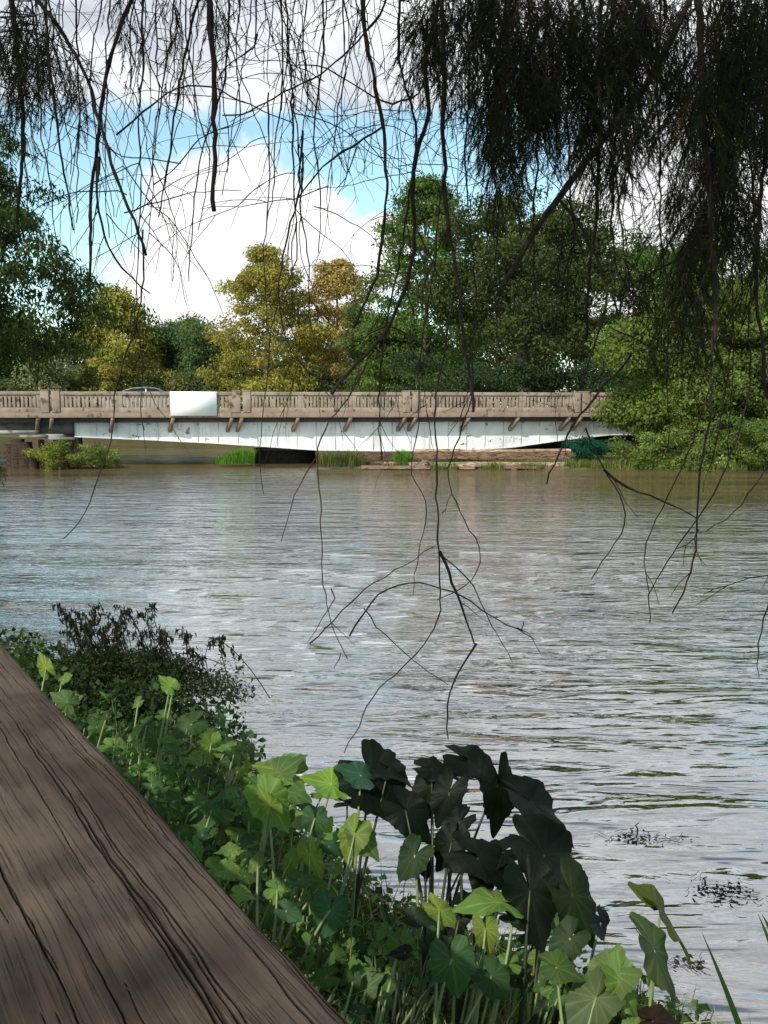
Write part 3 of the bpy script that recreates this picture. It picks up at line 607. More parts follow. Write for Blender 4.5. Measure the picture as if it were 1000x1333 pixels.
# grass tufts on the far pilings and banks
def grass_obj(name, pts, h, w, col, label=None, cat=None, group=None, kind=None, bend=.35, colv=.25):
    n = len(pts); m = MB(); P = np.asarray(pts, float)
    th = rng.uniform(0, 6.283, n); hh = h * rng.uniform(.5, 1.25, n); D = np.column_stack([np.cos(th), np.sin(th), np.zeros(n)]); Sx = np.column_stack([-np.sin(th), np.cos(th), np.zeros(n)])
    bd = bend * rng.uniform(.3, 1.6, n); ww = w * rng.uniform(.6, 1.3, n)
    mid = P + D * (hh * bd * .3)[:, None] + np.array([0, 0, .6]) * hh[:, None]; tip = P + D * (hh * bd)[:, None] + np.array([0, 0, 1.0]) * (hh * (1 - bd * .25))[:, None]
    v = np.stack([P - Sx * ww[:, None] / 2, P + Sx * ww[:, None] / 2, mid + Sx * ww[:, None] * .4, mid - Sx * ww[:, None] * .4, tip], 1).reshape(-1, 3)
    b = np.arange(n)[:, None] * 5; c = np.clip(np.asarray(col) * np.exp(rng.normal(0, colv, n))[:, None], .003, .7) if np.ndim(col) == 1 else np.asarray(col)
    m.add(v, b + np.array([[0, 1, 2, 3]]), np.repeat(c, 5, 0)); m.f.append((b + np.array([[3, 2, 4]])) + m.n - n * 5)
    return setp(m.build(name, M['leaf']), label, cat, group, kind)
def disk(c, rx, ry, n): 
    a = rng.uniform(0, 6.283, n); r = np.sqrt(rng.uniform(0, 1, n)); return np.column_stack([c[0] + rx * r * np.cos(a), c[1] + ry * r * np.sin(a), np.full(n, c[2])])
grass_obj('grass_tuft', disk((-7.6, 45.0, .12), 1.0, .3, 700), .5, .03, (.11, .22, .03), 'bright green grass clump left of the black pier under the bridge', 'grass')
grass_obj('grass_tuft', disk((-7.2, 45.1, .12), .55, .25, 700), .8, .03, (.15, .27, .04), 'taller lighter grass clump touching the left side of the black pier', 'grass')
grass_obj('grass_tuft', disk(at_w(524, 43.0, -.05), .35, .25, 500), 1.0, .03, (.13, .25, .035), 'bright green reed clump in front of the fender wall', 'grass')
grass_obj('grass_tuft', disk(at_w(445, 43.2, .1), 1.2, .25, 700), .8, .025, (.12, .14, .04), 'dull yellow green weeds at the left end of the fender wall', 'grass')
g = np.concatenate([disk(at_w(x, 43.0 + rng.uniform(-.1, .6), zz), .9, .25, 260) for x, zz in ((560, .0), (600, .0), (640, .05), (690, 0), (715, .1), (660, .1), (590, .1))]); 
g = np.concatenate([g] + [disk(at_w(x, 42.45 + rng.uniform(0, .2), 0), .35, .12, 70) for x in (508, 570, 588, 634, 648, 690, 705)])
grass_obj('fender_weeds', g, .42, .03, (.15, .17, .04), kind='stuff')
g = []
for x in np.linspace(8.6, 24, 60):
    e = 42.6 + .7 * math.sin(x * .7) - .012 * max(x - 9, 0) ** 1.5; g.append(disk((x, e + .5, .02), .5, .55, 70))
grass_obj('bank_grass', np.concatenate(g), .45, .035, (.16, .19, .05), kind='stuff')

# ------------------------------------------------------------------ elephant ear plants on the near bank
TH = np.radians([0, 8, 18, 32, 50, 75, 100, 125, 145, 160, 171, 180]); RR = np.array([1.0, .84, .70, .62, .56, .50, .48, .53, .61, .58, .36, .05])
NA, NR = 108, 9
def taro_leaf(att, axis, nrm, L, col, stalkm, root, blade, seed, W=1.0, cup=.12, scol=(.14, .19, .06), sr=.006):
    """blade: MB, stalkm: MB. att: junction, axis: direction to tip, L: length junction->tip"""
    q = np.random.default_rng(seed); A = np.asarray(axis, float); A /= np.linalg.norm(A); N = np.asarray(nrm, float); N = N - A * (N @ A); N /= np.linalg.norm(N); B = np.cross(N, A)
    th = np.linspace(-math.pi, math.pi, NA, endpoint=False) + math.pi / NA * 0; r = np.interp(np.abs(th), TH, RR) * (1 + .03 * np.sin(th * 7 + q.uniform(0, 6)) + .03 * np.sin(th * 12 + q.uniform(0, 6)) + .02 * np.sin(th * 23 + q.uniform(0, 6)) + .008 * q.normal(size=NA))
    rad = np.linspace(0, 1, NR)[1:]; TT, RD = np.meshgrid(th, rad); rr = RD * r[None, :]
    x = rr * np.cos(TT); y = rr * np.sin(TT) * W
    dr = q.uniform(.10, .34); z = -dr * np.maximum(x, 0) ** 1.8 - .25 * np.maximum(-x, 0) ** 1.5 + cup * np.abs(y) ** 1.1 * 1.2 - q.uniform(0, .35) * y ** 2
    z += .085 * RD ** 2.2 * np.sin(TT * 3 + q.uniform(0, 6)) + .022 * RD ** 3 * np.sin(TT * 9 + q.uniform(0, 6)); z += q.normal(0, .15) * x * y
    va = np.radians([0, 26, 50, 78, 112, 146]); dv = np.min(np.abs(np.abs(TT)[..., None] - va), -1); vein = np.clip(1 - dv / (.012 / np.maximum(RD, .12) + .042), 0, 1) * (1 - RD * .6)
    z -= vein * .004
    V = att + L * (x[..., None] * A + y[..., None] * B + z[..., None] * N); V = np.concatenate([[att], V.reshape(-1, 3)])
    k = np.arange(NA); f3 = np.stack([np.zeros(NA, int), 1 + k, 1 + (k + 1) % NA], 1); base = blade.n
    cc = np.clip(np.asarray(col)[None] * (1 - .12 * np.concatenate([[0], RD.ravel()])[:, None]), .003, .6)
    i, j = np.meshgrid(np.arange(NR - 2), k, indexing='ij'); a = 1 + i * NA + j; b = 1 + i * NA + (j + 1) % NA
    blade.add(V, np.stack([a, a + NA, b + NA, b], -1).reshape(-1, 4), cc, vv=np.concatenate([[1], vein.ravel()])); blade.f.append(f3 + base)
    root = np.asarray(root, float); P1 = root + (att - root) * .5 + np.array([0, 0, .12 * np.linalg.norm(att - root)]) + q.normal(0, .02, 3)
    tt = np.linspace(0, 1, 10)[:, None]; cur = (1 - tt) ** 2 * root + 2 * tt * (1 - tt) * P1 + tt ** 2 * att
    stalkm.tube(cur, np.linspace(sr * 1.7, sr * .75, 10), 6, scol)
def gz(x, y): return float(ground_h(np.array([[x, y]]))[0])
camr = np.array([1.0, 0, 0]); camu = np.array([0, sp_, cp]); camf = np.array([0, cp, -sp_])
LIT = (.12, .22, .05); MID = (.055, .125, .045); BLU = (.030, .085, .045); SHADE_DK = (.005, .011, .006); YL = (.13, .20, .045); OLV = (.07, .085, .015)  # lit tints carry sunlight, the near-black one the clump's shade
# plant: (label, leaves); leaf: att px, tip px, height z, toward(+)/away depth, normal (right, up, toward camera), colour, width
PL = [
 ('shade-coloured, nearly black elephant ear plant whose leaves top the clump against the water', [((562, 992), (612, 1006), 1.28, .1, (-.1, .9, .25), SHADE_DK, 1.1), ((610, 982), (676, 1012), 1.30, .1, (.3, .8, .3), SHADE_DK, 1.25), ((648, 1012), (654, 1088), 1.22, .25, (.35, .4, .8), SHADE_DK, 1.0), ((585, 1022), (560, 1072), 1.22, .2, (-.3, .4, .8), SHADE_DK, 1.1)]),
 ('shade-coloured, nearly black elephant ear plant with the leaf reaching farthest right over open water', [((692, 1036), (762, 1096), 1.18, .1, (.6, .6, .35), SHADE_DK, 1.15), ((598, 1060), (560, 1088), 1.15, .2, (-.3, .5, .8), SHADE_DK, 1.0), ((622, 1108), (700, 1142), 1.12, .15, (.2, .7, .5), SHADE_DK, 1.0)]),
 ('black shaded elephant ear plant between the bright leaves and the tall dark ones', [((470, 1000), (428, 984), 1.25, 0, (-.2, .8, .5), BLU, 1.0), ((484, 1002), (538, 1066), 1.22, .2, (.2, .55, .75), SHADE_DK, 1.45), ((506, 992), (548, 1010), 1.25, .1, (0, .9, .3), SHADE_DK, 1.2), ((452, 1036), (486, 1042), 1.12, .1, (.1, .9, .3), SHADE_DK, .8)]),
 ('elephant ear plant coloured black for shade filling the centre of the clump', [((562, 1014), (545, 1068), 1.2, .2, (-.2, .5, .8), SHADE_DK, 1.2), ((528, 1046), (572, 1090), 1.15, .2, (.2, .5, .8), SHADE_DK, 1.2), ((655, 1100), (606, 1122), 1.12, .1, (-.2, .8, .5), SHADE_DK, 1.1), ((588, 1088), (560, 1130), 1.08, .2, (-.1, .6, .7), SHADE_DK, 1.2), ((540, 1104), (512, 1142), 1.05, .2, (-.2, .6, .7), (.02, .045, .02), 1.1), ((628, 1130), (640, 1172), 1.05, .2, (.1, .6, .7), SHADE_DK, 1.2)]),
 ('shade-darkened elephant ear plant with a broad ragged leaf low over the water', [((708, 1104), (790, 1180), 1.08, .2, (.4, .6, .4), SHADE_DK, 1.3), ((690, 1150), (708, 1232), 1.05, .3, (.1, .5, .8), SHADE_DK, 1.2), ((745, 1155), (785, 1228), 1.02, .2, (.3, .5, .7), (.018, .032, .014), 1.1)]),
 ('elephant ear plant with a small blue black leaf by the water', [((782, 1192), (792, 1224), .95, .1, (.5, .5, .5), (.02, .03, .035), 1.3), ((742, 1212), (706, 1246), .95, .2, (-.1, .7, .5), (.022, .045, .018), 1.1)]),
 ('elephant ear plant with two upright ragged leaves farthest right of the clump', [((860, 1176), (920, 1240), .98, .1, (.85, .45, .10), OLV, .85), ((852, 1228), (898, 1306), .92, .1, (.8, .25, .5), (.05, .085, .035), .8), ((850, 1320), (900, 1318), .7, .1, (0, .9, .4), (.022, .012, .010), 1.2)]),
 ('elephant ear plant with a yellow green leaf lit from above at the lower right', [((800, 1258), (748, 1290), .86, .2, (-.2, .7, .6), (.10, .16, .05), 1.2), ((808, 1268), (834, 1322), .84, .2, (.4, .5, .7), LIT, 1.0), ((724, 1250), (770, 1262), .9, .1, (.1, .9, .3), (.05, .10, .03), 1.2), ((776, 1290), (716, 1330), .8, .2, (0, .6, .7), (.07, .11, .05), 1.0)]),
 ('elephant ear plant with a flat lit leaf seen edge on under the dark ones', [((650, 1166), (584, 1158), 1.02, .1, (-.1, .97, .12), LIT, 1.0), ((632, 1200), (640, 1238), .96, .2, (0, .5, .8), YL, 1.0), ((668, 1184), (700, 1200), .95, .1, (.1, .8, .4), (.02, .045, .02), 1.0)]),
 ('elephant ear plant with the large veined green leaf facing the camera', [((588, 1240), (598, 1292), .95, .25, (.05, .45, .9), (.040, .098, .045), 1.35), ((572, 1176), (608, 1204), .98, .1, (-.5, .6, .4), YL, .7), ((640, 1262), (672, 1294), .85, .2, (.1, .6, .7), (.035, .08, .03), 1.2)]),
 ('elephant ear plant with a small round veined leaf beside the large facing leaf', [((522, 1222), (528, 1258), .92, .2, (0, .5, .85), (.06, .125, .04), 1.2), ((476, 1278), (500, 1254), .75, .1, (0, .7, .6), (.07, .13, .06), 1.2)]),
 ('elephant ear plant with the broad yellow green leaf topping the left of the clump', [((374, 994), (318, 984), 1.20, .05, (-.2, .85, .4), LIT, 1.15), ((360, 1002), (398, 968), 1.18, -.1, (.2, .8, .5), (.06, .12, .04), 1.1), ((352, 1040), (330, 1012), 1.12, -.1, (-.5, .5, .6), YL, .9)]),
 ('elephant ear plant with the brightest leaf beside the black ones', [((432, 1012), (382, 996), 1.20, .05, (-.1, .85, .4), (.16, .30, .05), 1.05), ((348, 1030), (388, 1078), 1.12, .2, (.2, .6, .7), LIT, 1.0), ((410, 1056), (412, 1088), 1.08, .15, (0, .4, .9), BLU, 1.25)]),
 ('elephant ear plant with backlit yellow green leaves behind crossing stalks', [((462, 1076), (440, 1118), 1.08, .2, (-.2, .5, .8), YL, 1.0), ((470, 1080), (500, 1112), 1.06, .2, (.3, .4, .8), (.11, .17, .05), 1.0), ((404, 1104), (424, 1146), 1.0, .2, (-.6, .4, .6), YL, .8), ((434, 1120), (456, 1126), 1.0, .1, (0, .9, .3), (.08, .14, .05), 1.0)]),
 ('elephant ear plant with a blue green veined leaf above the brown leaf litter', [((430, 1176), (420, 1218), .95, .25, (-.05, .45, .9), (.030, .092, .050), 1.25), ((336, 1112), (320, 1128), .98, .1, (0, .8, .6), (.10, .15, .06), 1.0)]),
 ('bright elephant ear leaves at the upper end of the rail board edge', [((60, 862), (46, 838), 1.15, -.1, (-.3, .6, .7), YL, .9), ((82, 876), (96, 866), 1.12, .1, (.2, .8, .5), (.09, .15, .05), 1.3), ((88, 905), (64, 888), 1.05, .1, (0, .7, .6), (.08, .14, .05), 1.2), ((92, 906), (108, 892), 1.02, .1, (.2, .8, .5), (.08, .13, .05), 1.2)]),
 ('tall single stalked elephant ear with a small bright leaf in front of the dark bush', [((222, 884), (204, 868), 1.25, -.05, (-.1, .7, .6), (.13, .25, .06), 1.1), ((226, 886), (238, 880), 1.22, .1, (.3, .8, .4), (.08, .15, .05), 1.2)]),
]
def near_tip(att, tip, dd):
    Y = att[1]; a = at(tip[0], tip[1] + 9, Y) - att; L = np.linalg.norm(a); return a - camf * 0 + np.array([0, -1, 0]) * dd * L, L
sid = 0
def make_plant(label, lvs, group=None):
    global sid
    roots = []
    A0 = [at_z(p[0][0], p[0][1] + 9, p[2]) for p in lvs]; c = np.mean(A0, 0); rx, ry = c[0] - .12, c[1] - .22
    for _ in range(12):
        if bank_d(np.array([[rx, ry]]))[0] > -.15: break
        rx -= .08; ry -= .10
    g0 = gz(rx, ry) - .03; t = thing('elephant_ear_plant', (rx, ry, g0), label, 'plant', group)
    for (ap, tp, z, dd, nn, col, W), att in zip(lvs, A0):
        ax, L = near_tip(att, tp, dd); L *= .88; nrm = nn[0] * camr + nn[1] * np.array([0, 0, 1.0]) + nn[2] * -camf
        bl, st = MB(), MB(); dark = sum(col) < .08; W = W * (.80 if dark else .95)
        taro_leaf(att, ax, nrm, L, np.array(col), st, (rx + rng.normal(0, .03), ry + rng.normal(0, .03), g0), bl, sid, W, scol=(.03, .04, .015) if dark else (.17, .22, .08)); sid += 1  # stalks of the shade-dark leaves are darkened to match
        o = bl.build('leaf', M['taro'], t, smooth=True); s = st.build('stalk', M['stalk'], t, smooth=True)
for lab, lv in PL: make_plant(lab, lv)
# further plants of the clump
def filler(x0, y0, x1, y1, n, z, size, cols, label, group):
    for _ in range(n):
        cx_, cy_ = rng.uniform(x0, x1), rng.uniform(y0, y1); lv = []
        for k in range(rng.integers(2, 5)):
            a = (cx_ + rng.normal(0, size * .8), cy_ + rng.normal(0, size * .6)); th = rng.uniform(-.5, math.pi + .5); s = size * rng.uniform(.6, 1.15)
            lv.append((a, (a[0] + s * math.cos(th), a[1] + s * .75 * math.sin(th)), z + rng.uniform(-.15, .1), rng.uniform(0, .3), (rng.normal(0, .3), .8, rng.uniform(.2, .8)), cols[rng.integers(len(cols))], rng.uniform(.9, 1.2)))
        make_plant(label, lv, group)
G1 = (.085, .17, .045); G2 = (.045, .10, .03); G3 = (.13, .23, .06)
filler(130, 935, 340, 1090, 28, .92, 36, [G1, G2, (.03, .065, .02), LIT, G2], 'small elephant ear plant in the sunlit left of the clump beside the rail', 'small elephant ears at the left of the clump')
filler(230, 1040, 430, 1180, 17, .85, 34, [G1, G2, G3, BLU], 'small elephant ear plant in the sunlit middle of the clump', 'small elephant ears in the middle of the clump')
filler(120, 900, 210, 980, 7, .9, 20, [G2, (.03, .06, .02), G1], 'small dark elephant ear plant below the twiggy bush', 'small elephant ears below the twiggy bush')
filler(540, 1120, 690, 1210, 3, .95, 40, [SHADE_DK, (.02, .035, .015), SHADE_DK], 'dark shaded elephant ear plant in the heart of the clump', 'shaded elephant ears in the heart of the clump')
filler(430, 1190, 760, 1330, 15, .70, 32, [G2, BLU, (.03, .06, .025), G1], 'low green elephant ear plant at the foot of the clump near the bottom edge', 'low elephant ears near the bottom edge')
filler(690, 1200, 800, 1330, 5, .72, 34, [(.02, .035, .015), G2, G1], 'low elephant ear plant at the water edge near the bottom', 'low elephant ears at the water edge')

# ground cover: weeds, grass, straw and dead leaves on the near bank
def bank_pts(n, x0, x1, y0, y1, dmin=-.05, dmax=4):
    P = np.column_stack([rng.uniform(x0, x1, n * 3), rng.uniform(y0, y1, n * 3)]); d = bank_d(P); P = P[(d > dmin) & (d < dmax)][:n]; return np.column_stack([P, ground_h(P)])
P = bank_pts(5000, -4.5, 2.2, 1.2, 11); grass_obj('bank_weeds', P, .2, .007, (.05, .09, .025), kind='stuff', bend=.7, colv=.5)
P = bank_pts(1500, -1.6, 1.8, 2.0, 6.5); grass_obj('straw_grass', P, .30, .006, (.33, .29, .13), kind='stuff', bend=.9, colv=.3)
m = MB(); P = bank_pts(30000, -4.5, 2.2, 1.2, 11); P[:, 2] += rng.uniform(0, 1, len(P)) ** 1.3 * np.where(P[:, 0] < -.2, .55, .28) * (.35 + .65 * (nz(P[:, 0], P[:, 1], 2.2) + .5).clip(0, 1))
tone = np.exp(rng.normal(0, .45, len(P)))[:, None]; leaves(m, P, rng.uniform(.025, .085, len(P)), .7, (0, 0, .9), np.clip(np.array((.075, .135, .035)) * tone * np.interp(P[:, 1], [5.2, 7.0], [1, .38])[:, None], 0, .4)); setp(m.build('ground_cover_leaves', M['leaf']), kind='stuff')  # farther leaves tinted darker for the shadowed upper left of the bank
m = MB(); P = bank_pts(2200, -1.6, 1.8, 2.0, 6.5); P[:, 2] += .03; cc = np.array([(.30, .13, .05), (.20, .10, .05), (.38, .27, .12), (.10, .05, .03)])[rng.integers(0, 4, len(P))]
leaves(m, P, rng.uniform(.03, .09, len(P)), .6, (0, 0, 1.2), cc, fold=.4); setp(m.build('leaf_litter', M['leaf']), kind='stuff')
# straight green and pale upright stems among the plants
def weed(px, py, z, h, label, group, cols):
    a = at_z(px, py, z); g0 = gz(a[0], a[1]); t = thing('leafy_weed', (a[0], a[1], g0), label, 'plant', group)
    st, lf = MB(), MB(); n = 9; zz = np.linspace(0, h, n); cur = np.column_stack([a[0] + .04 * np.sin(zz * 4 + px), a[1] + .03 * np.cos(zz * 3 + py), g0 + zz]); st.tube(cur, np.linspace(.005, .002, n), 5, (.16, .18, .07)); st.build('stalk', M['stalk'], t)
    k = int(h / .035); tt = rng.uniform(.2, 1, k); C = np.column_stack([np.interp(tt, np.linspace(0, 1, n), cur[:, i]) for i in range(3)]); th = rng.uniform(0, 6.28, k); D = np.column_stack([np.cos(th), np.sin(th), .2 + 0 * th])
    s = rng.uniform(.05, .10, k); leaves(lf, C + D * s[:, None] * .55, s, .45, (0, 0, 1.0), np.array(cols)[rng.integers(0, len(cols), k)], axis=D * 3); lf.build('leaf', M['leaf'], t)
for _ in range(34):
    weed(rng.uniform(150, 360), rng.uniform(930, 1110), .8, rng.uniform(.35, .8), 'slim leafy green weed among the small elephant ears at left', 'leafy weeds at the left of the clump', [G1, G3, G2])
for _ in range(16):
    weed(rng.uniform(380, 640), rng.uniform(1180, 1320), .6, rng.uniform(.25, .5), 'slim leafy green weed at the foot of the elephant ears', 'leafy weeds at the foot of the clump', [G1, G2, G3])

# dark twiggy bush at the upper left of the clump
def dark_bush():
    c = np.array([-2.55, 8.0, .15]); t = thing('twiggy_bush', c, 'dark twiggy bush with dry seed sprays at the water edge above the elephant ears', 'bush')
    br, lf = MB(), MB()
    n = 150; P = []
    for i in range(n):
        th = rng.uniform(0, 6.283); rr = rng.uniform(.1, 1.12); tip = c + np.array([rr * math.cos(th) * 1.25, rr * math.sin(th) * .9, max(.05, (.50 - .34 * (rr / 1.25) ** 2) * rng.uniform(.6, 1.12))]); r0 = c + np.array([rng.normal(0, .3), rng.normal(0, .2), 0])
        mid = (r0 + tip) / 2 + np.array([0, 0, .15]); cur = np.array([r0, mid, tip, tip + (tip - mid) * .15 - np.array([0, 0, .03])]); br.tube(cur, [.006, .004, .002, .0012], 4); P.append(tip); P.append((mid + tip) / 2); P.append(mid)
    P = np.array(P); clumps_leaves(lf, P, np.full(len(P), .17), 60, .045, .4, (.036, .056, .018), .5, .7)
    cc = None
    for k in range(64):  # seed sprays
        px = rng.choice([rng.uniform(75, 190), rng.uniform(190, 300)], p=[.6, .4]); Y = rng.uniform(7.8, 9.2); top = at(px, rng.uniform(783, 840) if px < 200 else rng.uniform(815, 890), Y); r0 = np.array([top[0] + rng.normal(.15, .1), Y, .3])
        mid = (r0 + top) / 2 + np.array([rng.normal(0, .04), 0, .05]); en = top + np.array([rng.choice([-1, 1]) * .12, 0, -.03]); tt = np.linspace(0, 1, 8)[:, None]; cur = (1 - tt) ** 3 * r0 + 3 * tt * (1 - tt) ** 2 * mid + 3 * tt ** 2 * (1 - tt) * top + tt ** 3 * en
        br.tube(cur, np.linspace(.005, .0035, 8), 4); q = rng.uniform(.45, 1, 26); C = np.column_stack([np.interp(q, np.linspace(0, 1, 8), cur[:, i]) for i in range(3)]) + rng.normal(0, .02, (26, 3)) - (0, 0, .015)
        leaves(lf, C, .075, .3, (0, 0, 0), (.026, .030, .016), axis=(0, 0, -2.0), droop=.5)
    br.build('branch', M['darkbark'], t); lf.build('foliage', M['leaf'], t)
dark_bush()

# grass blades near the lower right corner, standing in the water
def blade(px0, py0, px1, py1, Y, w, label, col):
    b = at(px0, py0, Y); tip = at(px1, py1, Y + .05); b2 = b + (b - tip) * .6; m = MB(); n = 10; tt = np.linspace(0, 1, n); cur = b2 + (tip - b2) * tt[:, None] + np.outer(np.sin(tt * math.pi), (.01, 0, .0)); ww = w * (1 - tt ** 2.2) + .0006
    v = np.concatenate([cur - np.outer(ww, (1, .1, 0)), cur + np.outer(ww * .1, (0, 1, 0)) , cur + np.outer(ww, (1, .1, 0))]); i = np.arange(n - 1)
    m.add(v, np.concatenate([np.stack([i, i + 1, i + n + 1, i + n], 1), np.stack([i + n, i + n + 1, i + 2 * n + 1, i + 2 * n], 1)]), col); setp(m.build('marsh_grass', M['leaf']), label, 'grass')
blade(962, 1345, 914, 1214, 2.6, .012, 'long pointed dark green grass blade rising at the bottom right', (.03, .06, .015))
blade(1010, 1262, 987, 1190, 2.6, .011, 'short green grass blade cut by the right edge', (.05, .09, .02))
blade(1004, 1225, 992, 1190, 2.65, .009, 'second thin grass blade at the right edge', (.03, .06, .02))
# floating weed rafts
def raft(px, py, wpx, hpx, n, label):
    c = at_z(px, py, .0); L0 = wpx / 2 / F * c[1]; D0 = hpx / 2 / 720 * c[1] * 1.6
    m = MB()
    for _ in range(n):
        a = rng.normal(0, .45, 2); p = np.array([c[0] + a[0] * L0, c[1] + a[1] * D0, .012]); th = rng.uniform(-1.2, 1.2); l = rng.uniform(.03, .12); k = np.linspace(0, 1, 5); bend = rng.normal(0, .5)
        m.tube(np.column_stack([p[0] + l * k * math.cos(th), p[1] + l * k * math.sin(th) + bend * l * k * (1 - k), p[2] + .001 * np.sin(k * 3.1) * rng.uniform(0, 2)]), rng.uniform(.001, .0022), 4, (.9, .9, .9))
    C = np.column_stack([c[0] + rng.normal(0, .4, n) * L0, c[1] + rng.normal(0, .4, n) * D0, np.full(n, .012)]); leaves(m, C, rng.uniform(.02, .05, n), .6, (0, 0, 3), (.8, .9, .8), fold=.2)
    t = setp(m.build('floating_weed', M['darkbark']), label, 'water weed')
raft(835, 1092, 130, 14, 30, 'sparse dark floating twigs on the water above the right hand leaves')
raft(690, 1108, 50, 8, 8, 'few faint floating stems just right of the black leaf')
raft(940, 1162, 110, 26, 46, 'thickest raft of dark floating weed near the right edge')
raft(890, 1252, 80, 12, 16, 'thin line of floating bits beside the far right leaves')
def stick(px, py, label, h):
    b = at_z(px, py, 0); m = MB(); m.tube([b + (0, 0, -.1), b + (.005, 0, h * .4), b + (-.01, 0, h * .75), b + (.015, 0, h)], [.006, .006, .005, .003], 6, (1, 1, 1)); setp(m.build('stick', M['darkbark']), label, 'stick')
stick(829, 1084, 'short dark stick poking out of the water above the weed raft', .075); stick(917, 1150, 'tiny dark stub poking out of the thick weed raft', .045); stick(822, 1083, 'lower bent stub beside the short dark stick', .03)

